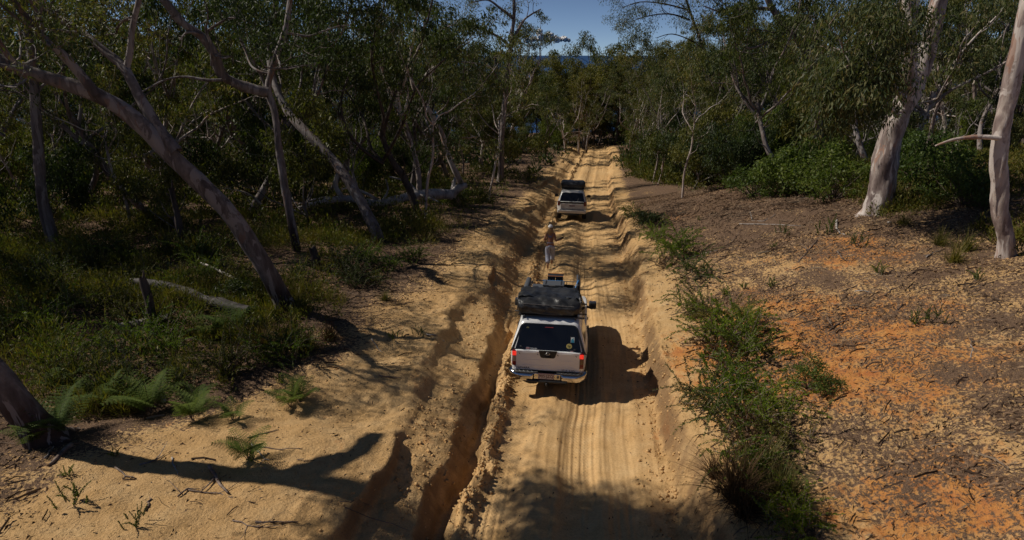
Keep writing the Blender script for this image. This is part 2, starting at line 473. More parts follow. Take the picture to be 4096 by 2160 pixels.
def clay_mask(x, y):
    blobs = [(3000, 1400, 2.0), (3250, 1280, 2.2), (3350, 1450, 2.2), (3050, 1500, 1.6), (3450, 1330, 2.2), (3650, 1400, 2.0), (3200, 1400, 2.2), (3550, 1530, 1.6), (3700, 2030, 1.3), (3850, 2060, 1.3), (3400, 1000, 1.6), (3100, 1250, 1.8), (2700, 860, 1.5)]
    m = np.zeros_like(x)
    for px, py, r in blobs:
        p = on_ground(px / 4, py / 4)
        m = np.maximum(m, np.exp(-(((x - p[0]) / r) ** 2 + ((y - p[1]) / (r * 1.1)) ** 2)))
    return m
def litter_mask(x, y):
    t = x - track_x(y)
    right = sstep(2.3, 3.6, t) * (.56 + .12 * sstep(3, 9, t)) + .30 * sstep(18, 28, y) * sstep(2.6, 4, t)
    edge = np.interp(y, [0, 9, 11, 12.4, 14.2, 17, 18.4, 30, 48, 90], [-8.5, -8.3, -7.2, -6.0, -5.4, -5.6, -5.2, -4.5, -3.8, -3.3])
    left = sstep(1.5, -1.2, t - edge) * .75 + .12 * sstep(-3.4, -5, t)
    return np.where(t > 0, right, left)
gx, gy = GV[:, 0], GV[:, 1]
CL = clay_mask(gx, gy); LT = litter_mask(gx, gy)
gt = TT.ravel()
# steep cut faces: brown subsoil, darkened in colour to paint in their shade
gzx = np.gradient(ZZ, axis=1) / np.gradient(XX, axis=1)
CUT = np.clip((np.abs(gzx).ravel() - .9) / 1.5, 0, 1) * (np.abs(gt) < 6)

def grid_object(name, ranges, mat, attrs):
    Vl, Ql, off = [], [], 0
    keep = []
    for a, b in ranges:
        idx = (np.arange(nr)[:, None] * nc + np.arange(a, b + 1)[None, :])
        w = b - a + 1
        i = np.arange(nr - 1)[:, None] * w; j = np.arange(w - 1)[None, :]
        Ql.append(np.stack([i + j, i + j + 1, i + j + 1 + w, i + j + w], -1).reshape(-1, 4) + off)
        keep.append(idx.ravel()); off += idx.size
    keep = np.concatenate(keep)
    me = quads_mesh(name, GV[keep], np.concatenate(Ql), mat, True)
    for an, arr in attrs.items():
        A = me.attributes.new(an, 'FLOAT', 'POINT'); A.data.foreach_set('value', arr[keep].astype(np.float32))
    return link(name, me)
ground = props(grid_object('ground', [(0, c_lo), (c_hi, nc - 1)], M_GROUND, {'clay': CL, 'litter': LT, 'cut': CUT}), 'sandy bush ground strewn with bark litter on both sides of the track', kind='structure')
TR = np.exp(-((gt + 1.13) / .36) ** 6) + np.exp(-((gt - .33) / .34) ** 6)
track = props(grid_object('sand_track', [(c_lo, c_hi)], M_TRACK, {'across': gt, 'along': gy, 'tread': TR * (1 - sstep(18, 40, gy))}), 'pale sand track with wheel ruts running downhill', kind='structure')

# the sea beyond the falling land
m, n, l, p = new_mat('sea_water')
sn = noise(n, l, .02, 4, .6, geo_pos(n))
l.new(ramp(n, l, sn, [(.3, (.010, .045, .13)), (.7, (.014, .06, .16))]), p.inputs['Base Color'])
p.inputs['Roughness'].default_value = .45
p.inputs['Specular IOR Level'].default_value = .3
l.new(bump(n, l, noise(n, l, .15, 3, .6, geo_pos(n)), .6), p.inputs['Normal'])
xs = np.array([-90000, -20000, -4000, -600, 600, 4000, 20000, 90000.]); ys = np.array([430, 900, 3000, 12000, 40000, 100000.])
SX, SY = np.meshgrid(xs, ys, indexing='ij')
sv = np.stack([SX.ravel(), SY.ravel(), np.full(SX.size, -70.0)], -1)
i = np.arange(len(xs) - 1)[:, None] * len(ys); j = np.arange(len(ys) - 1)[None, :]
sea = props(link('sea', quads_mesh('sea', sv, np.stack([i + j, i + len(ys) + j, i + len(ys) + j + 1, i + j + 1], -1).reshape(-1, 4), m)), 'deep blue sea at the horizon beyond the forest', kind='structure')
# ------------------------------------------------------------------ vehicle materials
def paint(name, col, dust=(.50, .36, .20)):
    m, n, l, p = new_mat(name)
    co = obj_co(n)
    d = noise(n, l, 3.0, 6, .65, co)
    sep = n.new('ShaderNodeSeparateXYZ'); l.new(co, sep.inputs[0])
    low = math_n(n, l, 'SUBTRACT', 1.05, math_n(n, l, 'MULTIPLY', sep.outputs['Z'], .85), True)   # road dust lies thicker low down
    f = math_n(n, l, 'MULTIPLY', ramp(n, l, d, [(.3, (.04, .04, .04)), (.75, (.38, .38, .38))]), low)
    l.new(mix(n, l, f, col, dust), p.inputs['Base Color'])
    r = math_n(n, l, 'ADD', math_n(n, l, 'MULTIPLY', f, .5), .28)
    l.new(r, p.inputs['Roughness'])
    p.inputs['Coat Weight'].default_value = .35; p.inputs['Coat Roughness'].default_value = .15
    return m
M_WHITE = paint('white_car_paint', (.87, .86, .84))
M_CREAM = paint('pale_car_paint', (.66, .64, .60))
M_GLASS = plain('dark_tinted_glass', (.010, .011, .014), .12, 0, .2, 5, .3)
M_CHROME = plain('chrome', (.62, .60, .58), .10, 1.0, .10, 6)
M_BLACK = plain('black_plastic', (.018, .018, .019), .55, 0, .3, 20)
M_RUBBER = plain('tyre_rubber', (.022, .020, .018), .85, 0, .4, 12, 0, .01)
M_RIM = plain('alloy_rim', (.42, .40, .38), .35, .8)
M_STEP = plain('step_pad_rubber', (.05, .05, .05), .6, 0, .3, 30)
M_RIB = plain('worn_step_rib', (.22, .21, .20), .5)
M_PLATE = plain('plate_white', (.55, .50, .48), .45)
M_MAROON = plain('plate_maroon', (.12, .012, .022), .45)
M_BADGE = plain('grey_badge', (.10, .10, .11), .35, .5)
M_SILVER = plain('silver_trim', (.5, .5, .5), .3, .9)
M_REDLENS = plain('red_lens', (.20, .008, .008), .2, 0, .2, 20, .4)
M_CLEARLENS = plain('clear_lens', (.35, .30, .28), .15, .3, .3, 30, .4)
M_AMBERLENS = plain('brown_lens', (.13, .055, .03), .2, 0, .2, 20, .4)
M_STK_W = plain('sticker_white', (.7, .7, .68), .5)
M_STK_Y = plain('sticker_yellow', (.62, .52, .16), .5)
M_STK_B = plain('sticker_blue', (.05, .32, .45), .5)
M_STK_R = plain('sticker_red', (.40, .05, .05), .5)
M_STK_G = plain('sticker_olive', (.16, .15, .05), .5)
M_ORANGE = plain('orange_plastic', (.55, .18, .04), .5)
M_BLUE = plain('blue_strap', (.05, .22, .50), .5)
M_GREYCASE = plain('grey_case_plastic', (.085, .09, .10), .5)
M_INSIDE = plain('dark_underbody', (.012, .011, .010), .9)
m, n, l, p = new_mat('lit_brake_lamp')
p.inputs['Base Color'].default_value = (.5, .01, .01, 1)
l.new(ramp(n, l, noise(n, l, 30, 2, .5, obj_co(n)), [(.3, (.8, .01, .008)), (.7, (1, .06, .03))]), p.inputs['Emission Color'])
p.inputs['Emission Strength'].default_value = 1.15
M_BRAKE = m
def tent_material():
    m, n, l, p = new_mat('black_tent_cover')
    co = obj_co(n)
    a = noise(n, l, 3.2, 4, .6, mapped(n, l, co, (1, 1.4, 1.2)), .8)
    b = noise(n, l, 300, 2, .5, co)
    l.new(ramp(n, l, a, [(.3, (.018, .018, .019)), (.7, (.040, .039, .038))]), p.inputs['Base Color'])
    p.inputs['Roughness'].default_value = .42
    l.new(bump(n, l, b, .002, .4, bump(n, l, a, .05, .5)), p.inputs['Normal'])
    return m
M_TENT = tent_material()

def text_mesh(s, size, mat, depth=.002, bold=0.0):
    cu = bpy.data.curves.new('lettering', 'FONT')
    cu.body = s; cu.size = size; cu.extrude = depth; cu.align_x = 'CENTER'; cu.align_y = 'CENTER'; cu.offset = bold
    cu.resolution_u = 2
    tmp = bpy.data.objects.new('lettering', cu)
    me = bpy.data.meshes.new_from_object(tmp)
    bpy.data.objects.remove(tmp); bpy.data.curves.remove(cu)
    me.name = 'lettering'
    me.materials.clear(); me.materials.append(mat)
    return me
def lettering(parent, s, c, size, mat, lean=0.0, depth=.002, sx=1.0, bold=0.0, name='lettering'):
    """text on a face that looks backwards (towards -y); lean tilts its top forwards"""
    o = link(name, text_mesh(s, size, mat, depth, bold), parent, c, (math.pi / 2 - lean, 0, 0))
    o.scale = (sx, 1, 1)
    return o

def ring_loft(levels, ncorner=5):
    """closed shell from rounded-rectangle rings: (z, x0, x1, y0, y1, radius, yshift_per...)"""
    V, Q = [], []
    for (z, x0, x1, y0, y1, r) in levels:
        ring = []
        for cx, cy, a0 in ((x1 - r, y1 - r, 0), (x0 + r, y1 - r, 90), (x0 + r, y0 + r, 180), (x1 - r, y0 + r, 270)):
            for k in range(ncorner + 1):
                a = math.radians(a0 + 90 * k / ncorner)
                ring.append((cx + r * math.cos(a), cy + r * math.sin(a), z))
        V += ring
    k = 4 * (ncorner + 1)
    for i in range(len(levels) - 1):
        for j in range(k):
            Q.append((i * k + j, i * k + (j + 1) % k, (i + 1) * k + (j + 1) % k, (i + 1) * k + j))
    Q.append(tuple(range((len(levels) - 1) * k, len(levels) * k)))
    Q.append(tuple(reversed(range(k))))
    return V, Q

def body_shell(name, parent, st, mat, arches, arch_r=.44, arch_z=.36, floor=.47):
    """lower body as cross-sections along y; st = [(y, half width, top z)]"""
    ys = np.array([s[0] for s in st]); ws = np.array([s[1] for s in st]); zs = np.array([s[2] for s in st])
    Y = np.unique(np.concatenate([np.arange(ys[0], ys[-1], .05), ys]))
    fr = np.array([0, .1, .25, .45, .62, .78, .9, .97, 1.0])
    V, Q = [], []
    for y in Y:
        w = np.interp(y, ys, ws); zt = np.interp(y, ys, zs); zb = floor; fl = 0
        for a in arches:
            d = abs(y - a)
            if d < arch_r: zb = max(zb, arch_z + math.sqrt(arch_r ** 2 - d * d))
            fl = max(fl, math.exp(-(d / .5) ** 4) * .022)
        z = zb + fr * (zt - zb)
        x = (w + fl) * np.interp(z, [.38, .5, .65, .8, .95, 1.05, 1.14], [.92, .95, .985, 1, .995, .97, .935])
        pr = [(x[0] * .55, zb)] + list(zip(x, z)) + [(x[-1] - .03, zt + .012), (x[-1] * .55, zt + .022)]
        ring = [(a, y, b) for a, b in pr] + [(-a, y, b) for a, b in reversed(pr)]
        V += ring
    k = len(ring)
    for i in range(len(Y) - 1):
        for j in range(k):
            Q.append((i * k + j, i * k + (j + 1) % k, (i + 1) * k + (j + 1) % k, (i + 1) * k + j))
    Q.append(tuple(range(k))); Q.append(tuple(reversed(range((len(Y) - 1) * k, len(Y) * k))))
    bm = bmesh.new(); vs = [bm.verts.new(v) for v in V]
    for q in Q: bm.faces.new([vs[i] for i in q])
    me = bm_mesh(name, bm, mat, True)
    o = link(name, me, parent)
    return o

def wheel(parent, x, y, r=.37, w=.25):
    prof = [(.20, -w / 2 + .02), (r - .06, -w / 2), (r - .015, -w / 2 + .025), (r, -w / 2 + .06), (r, w / 2 - .06), (r - .015, w / 2 - .025), (r - .06, w / 2), (.20, w / 2 - .02)]
    nseg = 40; V, Q = [], []
    for i in range(nseg):
        a = 2 * math.pi * i / nseg
        for q, (rr, ww) in enumerate(prof):
            lug = .010 if (i % 2 and 2 < q < 5) else 0
            V.append((ww, (rr - lug) * math.cos(a), (rr - lug) * math.sin(a)))
    k = len(prof)
    for i in range(nseg):
        for j in range(k):
            Q.append((i * k + j, i * k + (j + 1) % k, ((i + 1) % nseg) * k + (j + 1) % k, ((i + 1) % nseg) * k + j))
    t = link('wheel', py_mesh('tyre', V, Q, M_RUBBER, True), parent, (x, y, r))
    bm = bmesh.new()
    bmesh.ops.create_cone(bm, cap_ends=True, segments=24, radius1=.21, radius2=.19, depth=w * .8, matrix=Matrix.Rotation(math.pi / 2, 4, 'Y'))
    rim = link('rim', bm_mesh('rim', bm, M_RIM), t)
    bm = bmesh.new()
    bmesh.ops.create_cone(bm, cap_ends=True, segments=12, radius1=.06, radius2=.05, depth=w * .9, matrix=Matrix.Rotation(math.pi / 2, 4, 'Y'))
    link('hub_cap', bm_mesh('hub_cap', bm, M_BLACK), t)
    return t

def poly_plate(name, parent, pts, th, mat, normal=(0, -1, 0), bev=0):
    """flat plate from an outline in 3D, thickened against its normal"""
    nrm = Vector(normal).normalized()
    bm = bmesh.new()
    a = [bm.verts.new(Vector(p)) for p in pts]; b = [bm.verts.new(Vector(p) - nrm * th) for p in pts]
    bm.faces.new(a); bm.faces.new(list(reversed(b)))
    for i in range(len(a)): bm.faces.new((a[i], b[i], b[(i + 1) % len(a)], a[(i + 1) % len(a)]))
    return link(name, bm_mesh(name, bm, mat), parent)

def rounded(pts, r, k=4):
    """round the corners of a 2D outline"""
    out = []; n = len(pts)
    for i in range(n):
        p = Vector(pts[i]); a = (Vector(pts[i - 1]) - p); b = (Vector(pts[(i + 1) % n]) - p)
        rr = r[i] if isinstance(r, (list, tuple)) else r
        ra = min(rr, a.length * .45); rb = min(rr, b.length * .45)
        s = p + a.normalized() * ra; e = p + b.normalized() * rb
        for q in range(k + 1):
            f = q / k
            out.append(tuple((1 - f) ** 2 * s + 2 * f * (1 - f) * p + f * f * e))
    return out

def disc(name, parent, c, r, th, mat, lean=0, sx=1.0, half=False, nseg=20):
    pts = []
    for i in range(nseg):
        a = math.pi * i / (nseg - 1) if half else 2 * math.pi * i / nseg
        u, v = r * math.cos(a) * sx, r * math.sin(a)
        pts.append((c[0] + u, c[1] + v * math.sin(lean), c[2] + v * math.cos(lean)))
    return poly_plate(name, parent, pts, th, mat, (0, -math.cos(lean), math.sin(lean)))

def tent_cover(parent, name, c, size, rng, wr=.02, mat=None):
    """soft folded-tent box: subdivided rounded box with sagging, creased faces"""
    sx, sy, sz = size
    nx, ny, nz = 36, 22, 12
    bm = bmesh.new()
    bmesh.ops.create_cube(bm, size=2.0)
    bmesh.ops.subdivide_edges(bm, edges=bm.edges, cuts=23, use_grid_fill=True)
    P = np.array([v.co[:] for v in bm.verts])
    pw = 7.0
    nrm = (np.abs(P) ** pw).sum(1) ** (1 / pw)
    S = P / nrm[:, None]
    X, Y, Z = S[:, 0], S[:, 1], S[:, 2]
    hx, hy, hz = sx / 2, sy / 2, sz / 2
    x = X * hx; y = Y * hy; z = Z * hz
    # sag of the top, bulge of the sides, creases running down from the top edge
    top = sstep(.3, 1, Z)
    z = z + top * (-.035 * np.cos(X * 1.4) * np.cos(Y * 1.4) + vnoise(X * 6 + 3, Y * 3, 71) * wr * 1.8 + vnoise(X * 13, Y * 6, 72) * wr)
    side = sstep(.75, 1, np.maximum(np.abs(X), np.abs(Y)))
    cre = vnoise(X * 9 + Y * 9 + Z * 1.5, Z * 1.2 + X, 73) * wr * 1.5 + vnoise((X + Y) * 3 + Z * 2, Z * 2.2, 74) * wr * 1.6
    mid = 1 - Z ** 2
    f = 1 + side * (cre / np.minimum(hx, hy)) + .045 * mid * side
    x = x * f; y = y * f
    # upper part of the rear face slopes forward a little
    y = y + np.where(Y < -.5, sstep(.0, 1, Z) * .12, 0)
    for v, a, b, d in zip(bm.verts, x, y, z): v.co = Vector((a + c[0], b + c[1], d + c[2]))
    return link(name, bm_mesh(name, bm, mat or M_TENT, True), parent)

# ------------------------------------------------------------------ near ute
UY = 13.65
ute_loc = (float(track_x(UY)) - .53, UY, gz(0.9, 14.6) + .02)
slope = math.atan2(float(track_z(17.4) - track_z(14.4)), 3.0)
UTE_ROT = (slope, math.radians(.5), math.radians(-6.8))
ute = props(empty('pickup_ute', ute_loc, UTE_ROT), 'white dual-cab ute with canopy and glowing red brake lights, near end of the track', 'ute')
body = body_shell('body', ute, [(.13, .80, 1.09), (.2, .865, 1.10), (.32, .89, 1.105), (1.0, .905, 1.11), (1.76, .905, 1.11), (1.80, .90, 1.07), (2.6, .905, 1.06), (3.5, .895, 1.04), (3.6, .885, 1.02), (4.3, .86, .99), (4.75, .82, .93), (4.92, .74, .84)], M_WHITE, (1.22, 4.17))
box('underbody', ute, (0, 2.5, .50), (1.45, 4.5, .22), M_INSIDE, .03)
# cab
V, Q = ring_loft([(1.04, -.845, .845, 1.80, 3.62, .10), (1.14, -.83, .83, 1.82, 3.56, .11), (1.40, -.745, .745, 1.90, 3.30, .13), (1.60, -.675, .675, 1.98, 3.09, .16), (1.675, -.63, .63, 2.04, 3.00, .2), (1.71, -.52, .52, 2.16, 2.88, .2)], 6)
link('cab', py_mesh('cab', V, Q, M_WHITE, True), ute)
for s in (-1, 1):
    for (y0, y1, y0t, y1t) in ((1.98, 2.55, 2.08, 2.52), (2.62, 3.32, 2.59, 3.02)):
        f = lambda y, z: (s * (np.interp(z, [1.14, 1.40, 1.60], [.83, .745, .675]) + .006), y, z)
        pts = [f(y0, 1.16), f(y1, 1.16), f((y1 + y1t) / 2, 1.40), f(y1t, 1.57), f(y0t, 1.57), f((y0 + y0t) / 2, 1.40)]
        if s < 0: pts = pts[::-1]
        bm = bmesh.new(); bm.faces.new([bm.verts.new(q) for q in pts]); bmesh.ops.solidify(bm, geom=list(bm.faces), thickness=.004)
        w = link('side_window', bm_mesh('side_window', bm, M_GLASS), ute)
    box('door_handle', ute, (s * .912, 2.12, .98), (.03, .16, .03), M_BLACK, .01)
    box('door_handle', ute, (s * .912, 2.78, .98), (.03, .16, .03), M_BLACK, .01)
    box('sill_step', ute, (s * .90, 2.65, .44), (.13, 1.9, .05), M_BLACK, .02)
    mh = box('wing_mirror', ute, (s * 1.03, 3.22, 1.20), (.20, .13, .19), M_BLACK, .035)
    box('mirror_cap', mh, (s * 1.03, 3.27, 1.24), (.205, .07, .14), M_CHROME, .03)
    box('mirror_stalk', mh, (s * .91, 3.24, 1.14), (.10, .06, .06), M_BLACK, .015)
poly_plate('windscreen', ute, [(-.66, 3.47, 1.18), (.66, 3.47, 1.18), (.57, 3.13, 1.585), (-.57, 3.13, 1.585)], .004, M_GLASS, (0, .77, .64))
for (x, y) in ((-.765, 1.22), (.765, 1.22), (-.765, 4.17), (.765, 4.17)): wheel(ute, x, y)
for s in (-1, 1): box('mud_flap', ute, (s * .76, .72, .42), (.28, .02, .34), M_BLACK, .005)
# tailgate with pressed ribs
tg = box('tailgate', ute, (0, .115, .865), (1.50, .05, .49), M_WHITE, .018)
for z, x0, x1 in ((1.062, -.60, -.26), (1.062, .26, .60), (.885, -.60, -.12), (.885, .24, .60), (.745, -.60, .60)):
    box('pressed_rib', tg, ((x0 + x1) / 2, .091, z), (x1 - x0, .014, .020), M_WHITE, .005)
box('lower_gap', tg, (0, .10, .606), (1.50, .045, .026), M_INSIDE)
g = poly_plate('handle_garnish', tg, [(x, .078, z) for x, z in rounded([(-.215, 1.125), (.215, 1.125), (.165, .95), (-.165, .95)], [.01, .01, .05, .05])], .03, M_BLACK)
box('handle_recess', g, (0, .073, .985), (.16, .012, .035), M_INSIDE, .004)
ringpath = [(.043 * math.cos(a), .070, 1.062 + .037 * math.sin(a)) for a in np.linspace(0, 2 * math.pi, 20)]
rods('emblem', g, [(ringpath, .006), ([(-.055, .069, 1.062), (.055, .069, 1.062)], .008)], M_SILVER)
for x in (-.66, -.235, .235, .66): rods('tie_hook', tg, [([(x - .012, .085, 1.045), (x + .012, .072, 1.02)], .007)], M_BADGE)
lettering(tg, 'NAVARA', (-.575, .088, .675), .062, M_BADGE, 0, .002, 1.25, .001)
lettering(tg, 'ST-R', (.40, .088, .655), .055, M_BADGE, 0, .002, 1.25, .0)
lettering(tg, '3.0Di', (.58, .088, .655), .055, M_BADGE, 0, .002, 1.25, .0)
# lamps
for s in (-1, 1):
    lamp = box('tail_lamp', ute, (s * .788, .135, .905), (.105, .09, .37), M_REDLENS, .02)
    box('brake_light', lamp, (s * .788, .094, 1.025), (.088, .03, .105), M_BRAKE, .01)
    box('indicator_lens', lamp, (s * .788, .094, .895), (.088, .03, .135), M_CLEARLENS if s < 0 else M_AMBERLENS, .008)
    box('lower_lens', lamp, (s * .788, .094, .765), (.088, .03, .08), M_REDLENS, .008)
# bumper
def bumper_bar(parent, x0, x1, y_in, mat):
    pts = []
    prof = [(.10, .60), (.0, .595), (-.035, .57), (-.05, .50), (-.045, .42), (-.01, .385), (.10, .385)]
    bm = bmesh.new(); rings = []
    xs = np.linspace(x0, x1, 12)
    for x in xs:
        curve = .16 * (max(0, abs(x) - .62) / .30) ** 2.2
        rings.append([bm.verts.new((x, max(y + curve, -.1) + y_in, z + (abs(x) > .86) * (.0))) for y, z in prof])
    for a, b in zip(rings, rings[1:]):
        for j in range(len(prof) - 1): bm.faces.new((a[j], a[j + 1], b[j + 1], b[j]))
    bm.faces.new(rings[0]); bm.faces.new(list(reversed(rings[-1])))
    return link('bumper_wing', bm_mesh('bumper_wing', bm, mat, True), parent)
bp = box('rear_bumper', ute, (0, .06, .50), (1.30, .10, .17), M_CHROME, .015)
bumper_bar(bp, -.925, -.33, .02, M_CHROME); bumper_bar(bp, .33, .925, .02, M_CHROME)
for s in (-1, 1):
    pad = poly_plate('step_pad', bp, [(s * x, y, .612) for x, y in ((.22, .10), (.22, .02), (.42, -.04), (.74, -.03), (.84, .10))], .02, M_STEP, (0, 0, 1))
    for k in range(5):
        x = s * (.36 + k * .095)
        rods('step_rib', pad, [([(x - .03 * s, -.02, .617), (x + .03 * s, .085, .617)], .006)], M_RIB, 6)
    box('pad_recess', bp, (s * .335, .0, .50), (.06, .04, .12), M_BLACK, .01)
box('tow_step', bp, (0, .0, .395), (.96, .10, .055), M_BLACK, .018)
rods('tow_hitch', bp, [([(0, .1, .33), (0, -.10, .33)], .03), ([(0, -.11, .33), (0, -.11, .40)], .022)], M_BLACK)
box('sensor_socket', bp, (.255, -.0, .515), (.055, .03, .06), M_BADGE, .02)
np_ = box('number_plate', ute, (-.02, -.012, .525), (.374, .012, .136), M_PLATE, .003)
for c, s in (((-.02, -.019, .594), (.374, .006, .008)), ((-.02, -.019, .456), (.374, .006, .008)), ((-.205, -.019, .525), (.008, .006, .136)), ((.165, -.019, .525), (.008, .006, .136))): box('plate_border', np_, c, s, M_MAROON)
lettering(np_, '905·JZQ', (-.02, -.019, .530), .106, M_MAROON, 0, .001, .92, .0015)
# canopy shell, rear door and stickers
canopy = empty('canopy'); canopy.parent = ute
V, Q = ring_loft([(1.09, -.875, .875, .15, 1.775, .10), (1.13, -.87, .87, .16, 1.77, .10), (1.35, -.81, .81, .245, 1.77, .12), (1.58, -.74, .74, .335, 1.765, .14), (1.70, -.695, .695, .39, 1.76, .16), (1.755, -.63, .63, .47, 1.73, .18), (1.775, -.5, .5, .62, 1.62, .2)], 6)
shell = link('shell', py_mesh('shell', V, Q, M_WHITE, True), canopy)
lean = math.atan2(.24, .61)
def gl(u, v, off=.012):
    z = 1.11 + v; y = .155 + (z - 1.10) * .392 - off
    return (u, y, z)
glass = poly_plate('rear_glass', canopy, [gl(x, v) for x, v in rounded([(-.775, 0), (.775, 0), (.63, .565), (-.63, .565)], [.02, .02, .11, .11], 6)], .02, M_GLASS, (0, -math.cos(lean), math.sin(lean)))
poly_plate('door_seal', canopy, [gl(x, v, .004) for x, v in rounded([(-.90, -.045), (.90, -.045), (.86, .012), (.65, .58), (-.65, .58), (-.86, .012)], [.02, .02, .02, .12, .12, .02], 6)], .014, M_BLACK, (0, -math.cos(lean), math.sin(lean)))
box('high_brake_light', glass, gl(.0, .508, .018), (.20, .012, .018), M_STK_R, .003, rot=(-lean, 0, 0))
disc('sticker', glass, gl(-.505, .47, .016), .036, .002, M_STK_G, lean, 1, True)
box('sticker', glass, gl(.56, .265, .016), (.085, .002, .125), M_STK_W, rot=(-lean, 0, 0))
box('sticker', glass, gl(.56, .235, .018), (.070, .002, .060), M_STK_B, rot=(-lean, 0, 0))
poly_plate('sticker', glass, [gl(.53, .27, .019), gl(.59, .31, .019), gl(.575, .27, .019), gl(.545, .255, .019)], .001, M_STK_B, (0, -math.cos(lean), math.sin(lean)))
disc('sticker', glass, gl(.485, .125, .016), .062, .002, M_STK_Y, lean, 1.08)
for u, v, r in ((.462, .13, .015), (.50, .118, .018), (.482, .092, .012)): disc('sticker', glass, gl(u, v, .019), r, .001, M_STK_G, lean)
lettering(glass, 'ARB', gl(-.478, .035, .018), .036, M_STK_R, lean, .0006, 1.3, .002)
box('sticker', glass, gl(-.478, .035, .016), (.082, .002, .045), M_STK_W, .0, rot=(-lean, 0, 0))
lettering(glass, 'CAPALABA', gl(-.345, .035, .016), .036, M_STK_W, lean, .0006, .95, .001)
lettering(glass, 'Canopy', gl(.475, .035, .016), .036, M_BADGE, lean, .0006, 1.1, .0)
box('sticker', glass, gl(.555, .012, .016), (.062, .002, .026), M_STK_W, rot=(-lean, 0, 0))
lettering(glass, 'ARB', gl(.555, .012, .018), .022, M_STK_R, lean, .0006, 1.2, .001)
for s in (-1, 1):
    rods('glass_lock', glass, [([gl(s * .66, .075, .02), gl(s * .60, .06, .05)], .014)], M_BLACK)
    poly_plate('canopy_window', canopy, [(s * x, y, z) for x, y, z in ((.858, .45, 1.19), (.858, 1.65, 1.19), (.765, 1.65, 1.53), (.765, .52, 1.53))][::s], .008, M_GLASS, (s, 0, .27))
    rods('roof_rail', canopy, [([(s * .60, .45, 1.83), (s * .60, 1.72, 1.83)], .016), ([(s * .60, .55, 1.75), (s * .60, .55, 1.83)], .014), ([(s * .60, 1.6, 1.75), (s * .60, 1.6, 1.83)], .014)], M_BLACK)
for y in (.72, 1.45): rods('cross_bar', canopy, [([(-.86, y, 1.85), (.86, y, 1.85)], .018)], M_BLACK)

# cab roof basket (part of the ute) and its load
bk = empty('roof_basket'); bk.parent = ute
fr = []
for z in (1.80, 1.93):
    fr += [([(-.62, 2.02, z), (.62, 2.02, z), (.62, 3.0, z), (-.62, 3.0, z), (-.62, 2.02, z)], .013)]
for x in (-.62, -.3, 0, .3, .62):
    fr += [([(x, 2.02, 1.80), (x, 2.02, 1.93)], .010), ([(x, 3.0, 1.80), (x, 3.0, 1.93)], .010)]
rods('rail_frame', bk, fr, M_BLACK)
for y in (2.15, 2.35, 2.55, 2.75, 2.95): rods('floor_bar', bk, [([(-.62, y, 1.79), (.62, y, 1.79)], .011)], M_BLACK)
for s in (-1, 1):
    for y in (2.2, 2.8): rods('rack_foot', bk, [([(s * .6, y, 1.66), (s * .6, y, 1.80)], .016)], M_BLACK)
UM = Matrix.LocRotScale(Vector(ute_loc), Euler(UTE_ROT), None)
def on_ute(name, c, label, cat):
    o = empty(name, UM @ Vector(c), UTE_ROT)
    return props(o, label, cat)
tent = on_ute('rooftop_tent', (0, .98, 1.82), 'large black folded rooftop tent strapped on the near ute canopy', 'rooftop tent')
rg = random.Random(4)
tent_cover(tent, 'cover', (-.05, .10, .21), (1.44, 1.16, .40), rg, .034)
box('base_board', tent, (-.05, .10, .01), (1.40, 1.12, .025), M_BLACK, .006)
box('zip', tent, (-.33, -.478, .295), (.62, .012, .012), M_RIB, rot=(0, .02, 0))
box('zip', tent, (.30, -.478, .285), (.50, .012, .012), M_RIB, rot=(0, .03, 0))
for s in (-1, 1): rods('strap', tent, [([(-.05 + s * .735, -.25, .02), (-.05 + s * .76, -.25, .22), (-.05 + s * .73, -.22, .43)], .010)], M_RIB, 6)
box('rail_end', tent, (.70, -.42, -.015), (.20, .05, .035), M_GREYCASE, .008)
case = on_ute('storage_case', (-.02, 2.32, 1.82), 'dark grey lidded storage case with blue trim on the ute roof basket', 'storage case')
box('tub', case, (0, 0, .12), (.52, .36, .22), M_BLACK, .02)
lid = box('lid', case, (0, 0, .25), (.56, .40, .05), M_GREYCASE, .015)
box('lid_trim', lid, (-.02, .19, .262), (.56, .02, .035), M_BLUE, .006)
box('latch', lid, (-.03, -.205, .25), (.17, .012, .022), M_RIB, .004)
for x in (-.2, .2): box('lid_ridge', lid, (x, 0, .278), (.03, .34, .012), M_BLACK, .004)
cr = on_ute('tool_crate', (0, 2.78, 1.82), 'small black crate with orange rim at the front of the ute roof basket', 'crate')
for s in (-1, 1):
    q = box('crate_half', cr, (s * .105, 0, .17), (.195, .26, .32), M_BLACK, .012)
    for k in (-1, 1): box('rivet', q, (s * .105 + k * .04, -.135, .26), (.014, .012, .014), M_SILVER, .003)
box('lid', cr, (0, 0, .335), (.42, .28, .016), M_BLACK, .004)
for y_ in (-.125, .125): box('orange_rim', cr, (0, y_, .349), (.42, .02, .012), M_ORANGE, .003)
bag = on_ute('gear_bag', (.50, 2.45, 1.82), 'dark grey recovery boards with blue strap at the right basket rail', 'recovery boards')
box('board', bag, (.10, .10, .16), (.045, .85, .30), M_GREYCASE, .01, rot=(.06, -.1, 0))
box('board_back', bag, (.15, .10, .16), (.03, .80, .28), M_BLACK, .01, rot=(.06, -.1, 0))
rods('strap', bag, [([(.0, -.28, .02), (.04, -.26, .16), (.09, -.16, .30), (.12, -.06, .34)], .022)], M_BLUE, 6)
aw = on_ute('rolled_awning', (-.74, 2.4, 1.78), 'dark grey rolled awning along the ute roof by the trench', 'awning')
V, Q = tube([(0, -.75, .10), (0, -.3, .10), (0, .3, .11), (0, .75, .11)], [.075, .082, .082, .075], 12, True)
link('bag_sleeve', quads_mesh('bag_sleeve', V, Q, M_GREYCASE, True), aw)
rods('mounting_rail', aw, [([(.07, -.7, .05), (.07, .75, .05)], .012)], M_RIB)
